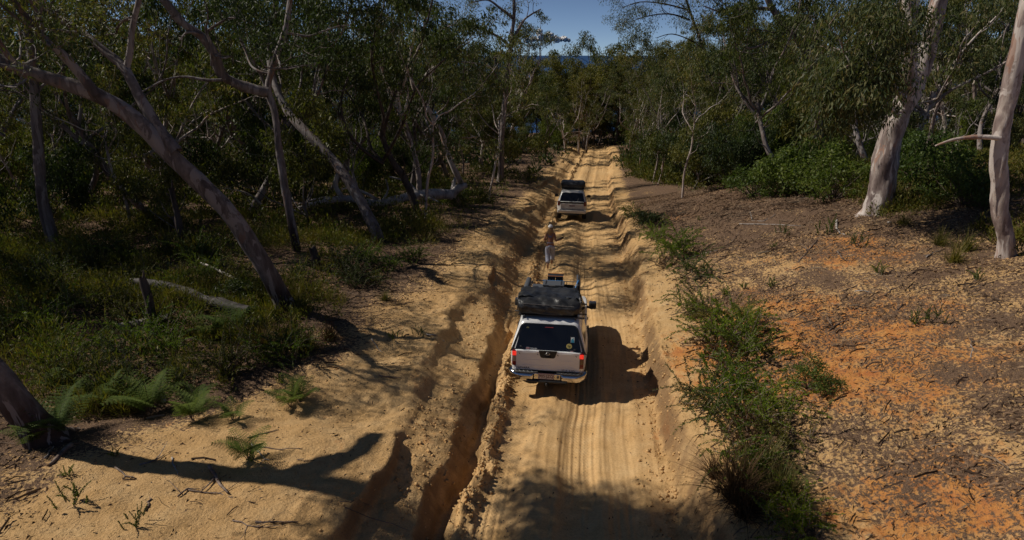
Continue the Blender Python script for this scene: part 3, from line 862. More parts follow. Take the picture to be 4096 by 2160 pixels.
cs = on_ute('flat_case', (-.40, 2.25, 1.82), 'low black case tucked behind the tent on the ute roof basket', 'case')
box('case_body', cs, (0, 0, .09), (.34, .30, .17), M_BLACK, .02)
box('case_lid', cs, (0, 0, .185), (.35, .31, .02), M_GREYCASE, .006)
cs2 = on_ute('black_tub', (.36, 2.30, 1.82), 'open black tub beside the blue strap on the ute roof basket', 'tub')
for c, s in (((0, -.14, .10), (.30, .02, .2)), ((0, .14, .10), (.30, .02, .2)), ((-.14, 0, .10), (.02, .26, .2)), ((.14, 0, .10), (.02, .26, .2)), ((0, 0, .012), (.28, .26, .02))):
    box('tub_wall', cs2, c, s, M_BLACK, .004)

# ------------------------------------------------------------------ far four-wheel drive
SY_ = 37.6
sloc = (float(track_x(SY_)) - .50, SY_, float(land(np.array([3.55]), np.array([38.4]), False)[0]) + .03)
srot = (math.atan2(float(track_z(41) - track_z(38)), 3.0), math.radians(1.0), math.radians(-6.0))
suv = props(empty('wagon', sloc, srot), 'pale four-wheel-drive wagon with wide dark rear window further down the track', 'car')
SM = Matrix.LocRotScale(Vector(sloc), Euler(srot), None)
body_shell('body', suv, [(.06, .80, 1.13), (.16, .86, 1.14), (.4, .885, 1.14), (2.4, .89, 1.12), (3.3, .88, 1.08), (3.4, .87, 1.05), (4.2, .85, 1.0), (4.5, .78, .90), (4.62, .68, .8)], M_CREAM, (1.0, 3.72), .42, .36, .46)
V, Q = ring_loft([(1.10, -.85, .85, .10, 3.45, .10), (1.20, -.83, .83, .14, 3.36, .12), (1.45, -.755, .755, .25, 3.02, .14), (1.66, -.68, .68, .36, 2.68, .16), (1.735, -.62, .62, .46, 2.55, .2), (1.765, -.5, .5, .65, 2.35, .2)], 6)
link('cabin', py_mesh('cabin', V, Q, M_CREAM, True), suv)
sl = math.atan2(.22, .5)
sg = lambda u, z: (u, .098 + (z - 1.10) * .46 - .014, z)
rgl = poly_plate('rear_window', suv, [sg(x, z) for x, z in rounded([(-.74, 1.10), (.74, 1.10), (.60, 1.645), (-.60, 1.645)], [.03, .03, .07, .07])], .02, M_GLASS, (0, -math.cos(sl), math.sin(sl)))
poly_plate('dark_panel', suv, [(x, .035, z) for x, z in ((-.70, 1.125), (.70, 1.125), (.70, 1.02), (.50, .965), (-.50, .965), (-.70, 1.02))], .04, M_GLASS)
box('high_brake_light', rgl, (0, .34, 1.665), (.26, .03, .03), M_STK_W, .008)
rods('wiper', rgl, [([sg(.30, 1.18), sg(.38, 1.34)], .008)], M_RIB, 6)
for s in (-1, 1):
    tl = box('tail_lamp', suv, (s * .775, .075, 1.03), (.14, .09, .27), M_REDLENS, .025)
    box('lamp_lens', tl, (s * .775, .026, 1.09), (.11, .02, .06), M_AMBERLENS, .006)
    box('bumper_reflector', suv, (s * .60, -.055, .545), (.19, .02, .075), M_REDLENS, .01)
    wm = box('wing_mirror', suv, (s * 1.02, 2.72, 1.21), (.22, .12, .17), M_BLACK, .03)
    box('mirror_stalk', wm, (s * .90, 2.73, 1.16), (.08, .05, .05), M_BLACK, .01)
    for (a, b, c, d) in ((.35, 1.15, .52, 1.12), (1.25, 2.05, 1.22, 1.98), (2.13, 2.95, 2.06, 2.52)):
        f = lambda y, z: (s * (np.interp(z, [1.20, 1.45, 1.66], [.83, .755, .68]) + .006), y, z)
        poly_plate('side_window', suv, [f(a, 1.20), f(b, 1.20), f((b + d) / 2, 1.42), f(d, 1.60), f(c, 1.60), f((a + c) / 2, 1.42)][::s], .006, M_GLASS, (s, 0, .3))
poly_plate('windscreen', suv, [(-.66, 3.27, 1.22), (.66, 3.27, 1.22), (.56, 2.76, 1.63), (-.56, 2.76, 1.63)], .004, M_GLASS, (0, .7, .7))
tgp = box('tailgate', suv, (0, .05, .86), (1.34, .05, .34), M_CREAM, .02)
box('tailgate_crease', tgp, (0, .022, .80), (1.05, .02, .03), M_CREAM, .008)
pl = box('number_plate', suv, (0, .012, .905), (.37, .012, .11), M_PLATE, .003)
for x, w in ((-.12, .06), (-.045, .05), (.05, .07), (.13, .04)): box('plate_mark', pl, (x, .004, .905), (w, .004, .06), M_MAROON)
bpr = box('rear_bumper', suv, (0, .02, .565), (1.70, .20, .22), M_CREAM, .06, 3)
box('bumper_top', bpr, (0, .015, .684), (1.45, .16, .02), M_GREYCASE, .006)
box('tow_bar', bpr, (0, -.06, .40), (.9, .08, .07), M_BLACK, .015)
box('underbody', suv, (0, 2.3, .48), (1.4, 4.1, .2), M_INSIDE, .03)
rods('tail_pipe', suv, [([(-.58, .3, .30), (-.58, .0, .28)], .03)], M_RIB)
for (x, y) in ((-.75, 1.0), (.75, 1.0), (-.75, 3.72), (.75, 3.72)): wheel(suv, x, y)
for y in (.9, 1.9): rods('roof_bar', suv, [([(-.68, y, 1.83), (.68, y, 1.83)], .016), ([(-.62, y, 1.72), (-.62, y, 1.83)], .014), ([(.62, y, 1.72), (.62, y, 1.83)], .014)], M_BLACK)
t2 = props(empty('rooftop_tent', SM @ Vector((0, 1.4, 1.85)), srot), 'black folded tent on the roof of the wagon further down the track', 'rooftop tent')
tent_cover(t2, 'cover', (0, .06, .22), (1.38, 1.25, .42), rg)
box('base_board', t2, (0, .06, .01), (1.36, 1.22, .025), M_BLACK, .006)
# ------------------------------------------------------------------ trees
def unit(v): return v / (np.linalg.norm(v) + 1e-9)

def leaves(centres, radii, counts, rng, L=.15, W=.035, droop=.9, flat=.75):
    """leaf-sized quads hanging in clumps; returns V, Q"""
    C = np.repeat(np.asarray(centres), counts, 0); Rr = np.repeat(np.asarray(radii), counts)
    n = len(C)
    u = rng.normal(size=(n, 3)); u /= np.linalg.norm(u, axis=1)[:, None]
    r = Rr * rng.random(n) ** .45
    p = C + u * r[:, None] * np.array([1, 1, flat])
    d = rng.normal(size=(n, 3)) * .75 + u * .35; d[:, 2] -= droop
    d /= np.linalg.norm(d, axis=1)[:, None]
    s = np.cross(d, rng.normal(size=(n, 3))); s /= np.linalg.norm(s, axis=1)[:, None] + 1e-9
    nn = np.cross(d, s)
    ln = L * rng.uniform(.65, 1.35, n)[:, None]; wd = W * rng.uniform(.7, 1.3, n)[:, None]
    V = np.stack([p, p + d * ln * .45 + s * wd * .5 + nn * ln * .06, p + d * ln - nn * ln * .05, p + d * ln * .45 - s * wd * .5 + nn * ln * .06], 1).reshape(-1, 3)
    Q = np.arange(4 * n).reshape(-1, 4)
    return V, Q

class Tree:
    def __init__(self, seed, leafL=.15, leafW=.035, clump=(.45, .85), per=110, droop=.9):
        self.rng = np.random.default_rng(seed); self.wood = []; self.cl = []; self.cr = []; self.cn = []
        self.L, self.W, self.clump, self.per, self.droop = leafL, leafW, clump, per, droop
    def limb(self, pts, r0, r1, seg=8, knob=0.0, flare=0.0):
        P = np.asarray(pts, float)
        # smooth through the points
        n = max(6, len(P) * 4)
        tpar = np.linspace(0, len(P) - 1, n); out = np.empty((n, 3))
        for i, t in enumerate(tpar):
            k = min(int(t), len(P) - 2); f = t - k
            p0 = P[max(k - 1, 0)]; p1 = P[k]; p2 = P[k + 1]; p3 = P[min(k + 2, len(P) - 1)]
            out[i] = .5 * ((2 * p1) + (-p0 + p2) * f + (2 * p0 - 5 * p1 + 4 * p2 - p3) * f * f + (-p0 + 3 * p1 - 3 * p2 + p3) * f ** 3)
        rad = np.linspace(r0, r1, n)
        if knob: rad = rad * (1 + knob * vnoise(np.arange(n) * .55, np.full(n, r0 * 40), 77))
        if flare: rad[0] *= 1 + flare; rad[1] *= 1 + flare * .55; rad[2] *= 1 + flare * .2
        V, Q = tube(out, rad, seg)
        if seg >= 10:   # swellings, hollows and buttresses so that the stem is no plain tube
            i, j = np.divmod(np.arange(len(V)), seg)
            k = .30 * vnoise(np.cos(j * 2 * math.pi / seg) * 1.3 + 9, np.sin(j * 2 * math.pi / seg) * 1.3 + i * .30 + r0 * 31, 78) + .16 * vnoise(np.cos(j * 2 * math.pi / seg) * 3 + 5, np.sin(j * 2 * math.pi / seg) * 3 + i * .8, 79)
            if flare: k = k + .28 * np.exp(-i / 1.6) * np.cos(j * 2 * math.pi / seg * 4 + 1)
            V = out[i] + (V - out[i]) * (1 + k)[:, None]
        self.wood.append((V, Q))
        return out, rad
    def walk(self, p, d, length, r, up=.15, wob=.35, n=6):
        pts = [p]; d = unit(d)
        for i in range(n):
            d = unit(d + self.rng.normal(size=3) * wob * .5 + np.array([0, 0, up * .4]))
            pts.append(pts[-1] + d * length / n)
        return pts, d
    def clump_at(self, p, k=1.0):
        self.cl.append(p); self.cr.append(self.rng.uniform(*self.clump) * (k ** .5)); self.cn.append(int(self.per * self.rng.uniform(.6, 1.4) * k))
    def branch(self, p, d, length, r, depth, leafy=True, seg=6):
        pts, dl = self.walk(p, d, length, r)
        P, rad = self.limb(pts, r, r * .45, seg if depth > 0 else 4, .25)
        if depth == 0:
            if leafy:
                self.clump_at(P[-1]); 
                if self.rng.random() < .7: self.clump_at(P[int(len(P) * .6)] + self.rng.normal(size=3) * .25, .7)
            return
        k = int(self.rng.integers(2, 4)) + (depth > 1)
        for i in range(k):
            f = self.rng.uniform(.35, 1.0) if i else 1.0
            j = min(int(f * (len(P) - 1)), len(P) - 1)
            nd = unit(dl * .7 + self.rng.normal(size=3) * .75 + np.array([0, 0, .15]))
            self.branch(P[j], nd, length * self.rng.uniform(.5, .75), max(rad[j] * .6, .008), depth - 1, leafy, 5)
    def dress(self, P, rad, n, f0=.3, length=1.6, depth=1, leafy=True):
        """side branches along a limb"""
        for i in range(n):
            j = int(self.rng.uniform(f0, 1) * (len(P) - 1)); j = max(1, j)
            t = unit(P[j] - P[j - 1])
            nd = unit(t * .5 + self.rng.normal(size=3) * .8 + np.array([0, 0, .25]))
            self.branch(P[j], nd, length * self.rng.uniform(.7, 1.3), min(rad[j] * .5, .05), depth, leafy)
    def build(self, name, bark, leaf, loc, label=None, group=None, cat='tree', base_burn=1.2, crown_name='crown'):
        root = empty(name, tuple(loc))
        V, Q = join(self.wood)
        V = V - np.asarray(loc)
        me = quads_mesh('trunk', V, Q, bark, True)
        A = me.attributes.new('base', 'FLOAT', 'POINT')
        A.data.foreach_set('value', np.clip(1 - V[:, 2] / max(base_burn, .01), 0, 1).astype(np.float32))
        link('trunk', me, root)
        if self.cl:
            LV, LQ = leaves(self.cl, self.cr, self.cn, self.rng, self.L, self.W, self.droop)
            link(crown_name, quads_mesh(crown_name, LV - np.asarray(loc), LQ, leaf), root)
        if label: props(root, label, cat, group)
        return root

# ---------- named trees, laid out along the limbs the photograph shows
def base_at(px, py):
    p = on_ground(px, py); p[2] = gz(p[0], p[1]) - .15
    return p
def path(pxs, Y, dY=0.0):
    n = len(pxs)
    return [at(a, b, Y + dY * i / max(1, n - 1)) for i, (a, b) in enumerate(pxs)]

# leaning gum, left
b = base_at(288, 310); T = Tree(11, .16, .036, (.45, .8), 80)
Yb = b[1]
main = [b] + path([(278, 290), (262, 262), (236, 222), (205, 188), (172, 157), (135, 120), (100, 97), (60, 82), (18, 68), (-30, 45), (-70, 15)], Yb, -2.0)
P, r = T.limb(main, .27, .11, 16, .12, .5)
top = main[-1]
for k in range(5): T.branch(P[-1 - k * 3], T.rng.normal(size=3) * .6 + np.array([-.7, 0, .8]), 2.6, .07, 2)
lb = path([(177, 152), (154, 122), (135, 88), (123, 67), (102, 49), (84, 32), (62, 20), (40, 4)], Yb - .9, 1.2)
P, r = T.limb(lb, .15, .06, 10, .12); T.dress(P, r, 4, .5, 1.2)
wl_ = path([(126, 70), (130, 52), (132, 30), (138, 4), (143, -18)], Yb - .4, .3)
P, r = T.limb(wl_, .085, .06, 8, .1); T.dress(P, r, 3, .5, 1.4)
la = path([(97, 95), (75, 68), (60, 52), (42, 36), (22, 12), (8, -8)], Yb - 1.3, -.6)
P, r = T.limb(la, .12, .05, 8, .1); T.dress(P, r, 4, .5, 1.2)
T.build('leaning_gum_tree', M_GUM, M_LEAF_GUM, b, 'thick smooth gum leaning far left over the undergrowth', None, 'tree', 2.3)

# dark-crowned gum with a long arching bare limb
b = base_at(297, 252); T = Tree(12, .17, .045, (.6, 1.05), 105)
Yb = b[1]
main = [b] + path([(294, 235), (288, 205), (282, 170), (278, 140), (275, 112), (268, 88), (275, 60), (285, 30), (290, 0), (292, -30)], Yb, 1.0)
P, r = T.limb(main, .17, .07, 10, .1)
for k in range(6): T.branch(P[-1 - k * 3], T.rng.normal(size=3) * .9 + np.array([.3, .2, .3]), 2.4, .05, 2)
arch = path([(268, 92), (250, 88), (235, 83), (221, 74), (215, 55), (203, 38), (182, 22), (168, 5), (152, -14)], Yb + .4, -1.5)
P, r = T.limb(arch, .20, .11, 10, .1)
T.branch(P[-1], np.array([-.5, 0, .8]), 2.0, .06, 2)
for q in ([(222, 80), (205, 80), (188, 77), (172, 78), (156, 84), (140, 93)], [(212, 66), (211, 45), (206, 30), (208, 14), (202, -6)], [(206, 32), (218, 24), (230, 18), (245, 20)], [(203, 38), (196, 33), (186, 33), (180, 40)], [(215, 55), (224, 58), (232, 56)]):
    P, r = T.limb(path(q, Yb - .6, -.4), .06, .02, 6, .2)
    T.dress(P, r, 3, .4, .5, 0, False)
T.build('arching_limb_gum_tree', M_GUM, M_LEAF_DK, b, 'dark crowned gum with a long bare limb arching to the top left', None, 'tree', 3.5)

# second leaning trunk
b = base_at(380, 242); T = Tree(13, .17, .045, (.6, 1.1), 110)
Yb = b[1]
main = [b] + path([(374, 228), (363, 205), (348, 180), (331, 158), (302, 128), (288, 112), (276, 88), (270, 60), (272, 25), (280, -15)], Yb, 5.5)
P, r = T.limb(main, .26, .10, 14, .1, .4)
for k in range(8): T.branch(P[-1 - k * 2], T.rng.normal(size=3) * .9 + np.array([.35, .1, .45]), 2.7, .06, 2)
T.build('grey_leaning_gum_tree', M_GUM, M_LEAF_DK, b, 'grey leaning gum trunk standing in front of the pale fallen log', None, 'tree', .9)

# pale curved trunk further back
b = base_at(466, 196); T = Tree(14, .17, .045, (.6, 1.0), 90)
Yb = b[1]
main = [b] + path([(461, 184), (456, 173), (447, 152), (443, 136), (434, 119), (424, 102), (415, 91), (411, 74), (416, 55), (423, 35), (426, 10)], Yb, .5)
P, r = T.limb(main, .23, .07, 12, .1, .4); T.dress(P, r, 6, .65, 2.0)
P, r = T.limb(path([(416, 92), (428, 72), (440, 60), (452, 52), (470, 42)], Yb + .3, .6), .10, .04, 8, .1); T.dress(P, r, 4, .4, 2.0)
P, r = T.limb(path([(428, 72), (436, 66), (452, 62), (474, 63), (490, 66)], Yb + .3, .6), .07, .03, 6, .1); T.dress(P, r, 3, .5, 1.6)
T.build('pale_curved_gum_tree', M_GUM_W, M_LEAF_GUM, b, 'pale gum whose trunk curves left, beside the sandy bank', None, 'tree', .9)

# straight pinkish trunk before the sky gap
b = base_at(500, 182); T = Tree(15, .19, .055, (.55, .95), 85)
Yb = b[1]
main = [b] + path([(501, 160), (502, 136), (504, 112), (506, 92), (508, 70), (510, 55), (512, 34), (514, 14), (514, -12), (516, -40)], Yb, .3)
P, r = T.limb(main, .25, .09, 12, .08, .4)
T.branch(P[-1], np.array([-.3, 0, .8]), 3.0, .07, 2); T.branch(P[-4], np.array([-.9, 0, .4]), 2.8, .06, 2)
for q, d in (([(505, 96), (500, 82), (495, 74), (488, 61), (474, 54), (462, 50)], 3), ([(512, 42), (518, 30), (524, 20), (532, 14), (541, 9)], 0), ([(511, 48), (500, 38), (486, 31), (470, 28), (458, 33)], 4), ([(513, 18), (500, 8), (488, 0), (474, 2)], 4), ([(509, 62), (496, 58), (484, 60)], 2)):
    P, r = T.limb(path(q, Yb + .1, T.rng.uniform(-1.2, 1.2)), .12, .04, 8, .1); T.dress(P, r, d + 2, .45, 1.7)
T.build('upright_gum_tree', M_GUM, M_LEAF_OL, b, 'tall upright gum with pinkish trunk just left of the sky gap', None, 'tree', .5)

# big forked scribbly gum, right
b = base_at(877, 212); T = Tree(16, .19, .045, (.5, .95), 95, 1.6)
Yb = b[1]
main = [b] + path([(878, 206), (882, 188), (886, 160), (893, 130), (903, 106), (913, 88), (921, 66), (930, 37), (939, 2), (948, -40)], Yb, .3)
P, r = T.limb(main, .47, .22, 20, .14, .35)
T.branch(P[-1], np.array([.2, 0, 1]), 3.5, .15, 2)
P, r = T.limb(path([(906, 100), (908, 80), (908, 60), (909, 36), (911, 0), (912, -40)], Yb - .2, -.3), .27, .22, 14, .06)
T.branch(P[-1], np.array([-.3, 0, 1]), 3.5, .12, 2)
P, r = T.limb(path([(907, 66), (898, 70), (888, 66), (880, 55), (872, 47)], Yb, -.8), .12, .05, 8, .15); T.dress(P, r, 3, .4, 1.4)
P, r = T.limb(path([(908, 36), (895, 38), (880, 44), (868, 52), (855, 60)], Yb - .3, -2.0), .12, .05, 8, .15); T.dress(P, r, 8, .3, 1.3)
P, r = T.limb(path([(904, 98), (893, 86), (880, 74), (866, 68), (850, 66), (836, 72)], Yb - .6, -2.5), .11, .03, 8, .1); T.dress(P, r, 13, .3, 1.1)
P, r = T.limb(path([(898, 116), (886, 104), (870, 96), (852, 98), (840, 108)], Yb - .7, -2.2), .08, .03, 8, .1); T.dress(P, r, 9, .35, .9)
for k in range(46):   # the hanging spray of leaves in front of the fork
    a_, q_ = T.rng.uniform(0, 6.28), T.rng.random() ** .5
    T.clump_at(at(856 + 34 * q_ * math.cos(a_), 88 + 40 * q_ * math.sin(a_), Yb - 2.6 + T.rng.normal() * .6), .7)
T.build('forked_gum_tree', M_GUM_W, M_LEAF_GUM, b, 'massive gum on the right slope forking into two pale stems', None, 'tree', .15)

# pale trunk at the right edge
b = base_at(1008, 256); T = Tree(17, .17, .04, (.5, .9), 80)
Yb = b[1]
main = [b] + path([(1006, 240), (1003, 225), (1000, 205), (1000, 185), (999, 160), (1002, 130), (1008, 100), (1018, 50), (1028, 0), (1036, -50)], Yb, .2)
P, r = T.limb(main, .21, .16, 18, .16, .2); T.branch(P[-1], np.array([.3, 0, 1]), 3, .1, 2)
P, r = T.limb(path([(1000, 138), (975, 137), (952, 140), (935, 146)], Yb, .3), .07, .02, 6, .2)
T.build('edge_gum_tree', M_GUM_W, M_LEAF_GUM, b, 'pale patchy gum trunk at the right end of the litter slope', None, 'tree', .5)

# arching gum behind the green shrubs
b = base_at(820, 170); b = on_ground(820, 172); b[2] -= .2; T = Tree(18, .19, .05, (.6, 1.05), 105, 1.2)
Yb = b[1]
main = [b] + path([(820, 150), (818, 130), (815, 100), (811, 66), (798, 38), (781, 20), (769, 2), (762, -30)], Yb, -.5)
P, r = T.limb(main, .30, .14, 12, .1); T.branch(P[-1], np.array([-.3, 0, 1]), 3, .1, 2)
T.dress(P, r, 4, .55, 2.2)
for q, d in (([(770, 9), (752, 8), (738, 10), (722, 12), (704, 6)], 5), ([(812, 66), (830, 46), (848, 30), (868, 20), (884, 8)], 6), ([(790, 30), (772, 40), (752, 48), (735, 44)], 5), ([(800, 42), (818, 24), (836, 6)], 4)):
    P, r = T.limb(path(q, Yb, T.rng.uniform(-1.5, 1.5)), .11, .03, 8, .15); T.dress(P, r, d, .35, 1.8)
T.build('arching_gum_tree', M_GUM, M_LEAF_GUM, b, 'gum arching left above the bright green shrubs right of the track', None, 'tree', .8)

# slender crooked gum right of the track
b = on_ground(722, 168); b[2] -= .2; T = Tree(19, .18, .045, (.55, .95), 90, 1.1)
Yb = b[1]
main = [b] + path([(721, 150), (722, 125), (726, 100), (717, 74), (704, 49), (695, 25), (687, 2), (680, -30)], Yb, -.5)
P, r = T.limb(main, .17, .07, 10, .1); T.dress(P, r, 6, .6, 2.2)
for q, d in (([(717, 74), (700, 78), (684, 82), (668, 90), (655, 96)], 4), ([(704, 49), (690, 40), (672, 34), (656, 38)], 4), ([(706, 52), (726, 66), (742, 70), (756, 78)], 3), ([(690, 20), (670, 14), (648, 16), (630, 22)], 7), ([(688, 10), (665, 4), (640, 2), (622, 8)], 6)):
    P, r = T.limb(path(q, Yb, T.rng.uniform(-1.5, 1.0)), .07, .025, 8, .15); T.dress(P, r, d, .35, 1.7)
T.build('crooked_gum_tree', M_BARK_D, M_LEAF_GUM, b, 'slender crooked gum whose crown frames the sky gap from the right', None, 'tree', .8)

# trunk at the left edge of the forest
b = base_at(54, 256); T = Tree(20, .17, .04, (.5, .95), 100)
Yb = b[1]
main = [b] + path([(52, 240), (46, 215), (41, 185), (39, 160), (37, 130), (35, 100), (32, 60), (26, 20), (20, -20)], Yb, .5)
P, r = T.limb(main, .22, .12, 10, .1); T.dress(P, r, 8, .6, 2.2); T.branch(P[-1], np.array([0, 0, 1]), 3, .1, 2)
T.build('edge_forest_tree', M_GUM, M_LEAF_DK, b, 'slim brown gum rising at the left edge of the forest', None, 'tree', .6)

# near trunk at lower left; its forked shadow falls across the bank
b = base_at(49, 442); T = Tree(21, .20, .065, (.7, 1.15), 210)
main = [b, b + np.array([-.35, 0, .9]), b + np.array([-1.0, 0, 2.2]), b + np.array([-1.65, .1, 4.0]), b + np.array([-2.0, .3, 5.8]), b + np.array([-2.1, .45, 7.4])]
P, r = T.limb(main, .27, .18, 18, .12, .5)
F = main[-1]
P, r = T.limb([F - np.array([0, 0, .5]), F + np.array([-.3, 1.0, .5]), F + np.array([-.6, 2.0, .9])], .20, .14, 10, .1)
P, r = T.limb([F, F + np.array([.2, -.1, 1.4]), F + np.array([.1, -.2, 2.2]), F + np.array([-.1, -.3, 3.0]), F + np.array([-.3, -.3, 3.9])], .24, .08, 10, .1)
for k in range(15): T.branch(P[-1 - k % 6], T.rng.normal(size=3) * np.array([.9, .8, .7]) + np.array([.0, .0, .3]), 1.7, .05, 2)
P, r = T.limb([F, F + np.array([-.8, .2, 1.2]), F + np.array([-1.2, .3, 2.2])], .18, .10, 10, .1)
T.build('near_gum_tree', M_GUM, M_LEAF_DK, b, 'charred gum trunk base at the lower left beside the ferns', None, 'tree', 2.2)

# ---------- forest of copies: a few grown kinds, shared by many trees
def kind_tree(seed, H, leafL, leafW, clump, per, fork, spread, lean=.06, nl=4, r0=.2, depth=2, low=.45):
    T = Tree(seed, leafL, leafW, clump, per, 1.5)
    g = T.rng
    d = np.array([g.normal() * lean, g.normal() * lean, 1.0])
    pts = [np.array([0, 0, -.3])]
    n = 6
    for i in range(n):
        d = unit(d + np.array([g.normal() * .10, g.normal() * .10, .06]))
        pts.append(pts[-1] + d * H * fork / n)
    P, r = T.limb(pts, r0, r0 * .6, 8, .1)
    tip = P[-1]
    for k in range(nl):
        a = 2 * math.pi * (k + g.random() * .6) / nl
        dd = np.array([math.cos(a) * spread, math.sin(a) * spread, g.uniform(.55, 1.0)])
        pp, dl = T.walk(tip - np.array([0, 0, g.uniform(0, H * .12)]), dd, H * (1 - fork) * g.uniform(.7, 1.0), .1, .35, .45)
        P2, r2 = T.limb(pp, r0 * .45, r0 * .16, 6, .15)
        T.dress(P2, r2, 4, .35, H * .13, depth - 1)
        T.branch(P2[-1], dl, H * .12, r0 * .14, 1)
    for k in range(3):   # a few low dead or leafy side branches
        j = int(len(P) * g.uniform(low, .95))
        T.branch(P[j], np.array([g.normal(), g.normal(), .5]), H * .13, r0 * .2, 1, g.random() < .6)
    return T
def proto(name, T, bark, leaf):
    V, Q = join(T.wood)
    me = quads_mesh('trunk', V, Q, bark, True)
    A = me.attributes.new('base', 'FLOAT', 'POINT'); A.data.foreach_set('value', np.clip(1 - V[:, 2] / .9, 0, 1).astype(np.float32))
    LV, LQ = leaves(T.cl, T.cr, T.cn, T.rng, T.L, T.W, T.droop)
    return name, me, quads_mesh('crown', LV, LQ, leaf)
TALL = []
for k, (H, fork, spread, lean, bark, leaf) in enumerate([(14, .42, .75, .10, M_GUM, M_LEAF_GUM), (16, .48, .6, .05, M_GUM_W, M_LEAF_OL), (13, .36, .9, .16, M_BARK_D, M_LEAF_DK), (15, .40, .7, .22, M_GUM, M_LEAF_DK), (12, .34, .85, .08, M_GUM_W, M_LEAF_GUM)]):
    TALL.append(proto('gum_tree', kind_tree(100 + k, H, .24, .07, (.38, .78), 76, fork, spread, lean, 5, .21), bark, leaf))
LOW = []
for k, (H, bark, leaf) in enumerate([(5.5, M_BARK_D, M_LEAF_DK), (6.5, M_GUM, M_LEAF_OL), (4.5, M_BARK_D, M_LEAF_GR), (6.0, M_BARK_D, M_LEAF_GUM)]):
    LOW.append(proto('understorey_tree', kind_tree(130 + k, H, .21, .07, (.5, .9), 80, .25, .8, .12, 5, .085, 2, .2), bark, leaf))
ADJ = {}
for pr_, w_ in zip(TALL, ('grey-barked leafy', 'tall pale-barked olive', 'dark-barked spreading', 'leaning dark-crowned', 'short pale-barked')): ADJ[id(pr_[1])] = w_
for pr_, w_ in zip(LOW, ('dark', 'olive', 'bright green', 'grey-green')): ADJ[id(pr_[1])] = w_
SLIM = []
for k in range(3):
    SLIM.append(proto('slender_gum_tree', kind_tree(180 + k, 9.5, .20, .06, (.4, .75), 60, .55, .55, .16, 3, .085, 1, .4), M_GUM_W, M_LEAF_GUM)); ADJ[id(SLIM[-1][1])] = ('straight', 'bent', 'leaning')[k]
BARE = []
for k in range(3):
    T = kind_tree(190 + k, 7.5, .2, .06, (.4, .7), 6, .35, .8, .25, 5, .10, 2, .2); T.cl, T.cr, T.cn = T.cl[:4], T.cr[:4], T.cn[:4]
    BARE.append(proto('dead_tree', T, M_DEAD, M_DRY)); ADJ[id(BARE[-1][1])] = ('many-branched', 'forked', 'crooked')[k]
rgn = np.random.default_rng(5)
def plant(pr, x, y, s, label, group, rz=None):
    nm, tm, cm = pr
    z = float(coarse(x, y))
    root = empty(nm, (x, y, z), (rgn.normal() * .03, rgn.normal() * .03, rgn.uniform(0, 6.28) if rz is None else rz))
    root.scale = (s, s, s * rgn.uniform(.92, 1.1))
    link('trunk', tm, root); link('crown', cm, root)
    props(root, label, 'tree', group)
    return root

taken = []
def free(x, y, d):
    for a, b_, c in taken:
        if (a - x) ** 2 + (b_ - y) ** 2 < max(c, d) ** 2: return False
    taken.append((x, y, d)); return True
def seen(x, y, marg=4): return abs(x) < y * .80 + marg
for px, py in ((288, 310), (297, 252), (380, 242), (466, 196), (500, 182), (877, 212), (993, 256), (820, 172), (722, 168)):
    q = on_ground(px, py); taken.append((q[0], q[1], 3.2))
# single trunks that can be picked out at the far bend
for px, Y, k, s, lab in ((545, 78, 2, .68, 'thin crooked tree with bare low branches left of the far bend'), (564, 84, 4, .78, 'thin pale trunk left of the far bend in the track'), (578, 86, 1, .70, 'pale trunk with a broken white limb at the far bend'), (585, 90, 0, .76, 'brown trunk leaning beside the pale ones at the far bend'), (592, 112, 4, .85, 'pale thin trunk rising right behind the crest of the track'), (627, 80, 1, .68, 'pale forked trunk on the right side of the far bend'), (637, 74, 4, .8, 'patchy pale trunk on the right before the far bend'), (263, 37, 1, .9, 'straight grey-brown trunk in the middle of the dark forest')):
    x = (px - 512) / FPX * Y * 1.01
    taken.append((x, Y, 2.0)); plant(TALL[k], x, Y, s, lab, None)
DENSE = []
for k in range(3):
    DENSE.append(proto('round_crowned_gum_tree', kind_tree(160 + k, 15, .30, .11, (.7, 1.25), 105, .40, .8, .05, 7, .22), M_GUM, (M_LEAF_OL, M_LEAF_GUM, M_LEAF_OL)[k]))
for px, Y, k, s, lab in ((553, 104, 0, .92, 'rounded olive crown left of centre in the sky gap'), (567, 108, 1, 1.10, 'tallest rounded crown in the middle of the sky gap'), (581, 100, 2, .98, 'golden rounded crown above the bend of the track'), (596, 112, 0, 1.05, 'rounded crown right of centre above the bend'), (612, 104, 1, 1.08, 'rounded crown where the right forest meets the sea'), (536, 112, 2, .62, 'thin low rounded crown beside the upright gum before the sea')):
    x = (px - 512) / FPX * Y * 1.02
    taken.append((x, Y, 2.5)); plant(DENSE[k], x, Y, s, lab, None)
def forest(n, yr, tr, dmin, kinds, srange, label, group, tries=6000):
    cnt = 0
    for _ in range(tries):
        if cnt >= n: break
        y = rgn.uniform(*yr); t = rgn.uniform(*tr); x = float(track_x(y)) + t
        if not seen(x, y) or not free(x, y, dmin): continue
        pr = kinds[int(rgn.integers(len(kinds)))]
        plant(pr, x, y, rgn.uniform(*srange), ADJ.get(id(pr[1]), 'rounded') + ' ' + label, group); cnt += 1
    return cnt
n_ = []
n_.append(forest(16, (28, 52), (-34, -8), 3.6, TALL, (.75, 1.05), 'gum in the first rows of the left forest', 'trees in the front of the left forest'))
n_.append(forest(46, (50, 100), (-80, -6.5), 3.8, TALL, (.8, 1.15), 'gum deep in the dim left forest', 'trees deep in the left forest'))
n_.append(forest(14, (32, 56), (9, 36), 4.0, TALL, (.7, 1.0), 'gum in the sunlit edge of the right forest', 'trees in the front of the right forest'))
n_.append(forest(34, (54, 100), (6.5, 78), 4.4, TALL, (.8, 1.1), 'gum deep in the right forest', 'trees deep in the right forest'))
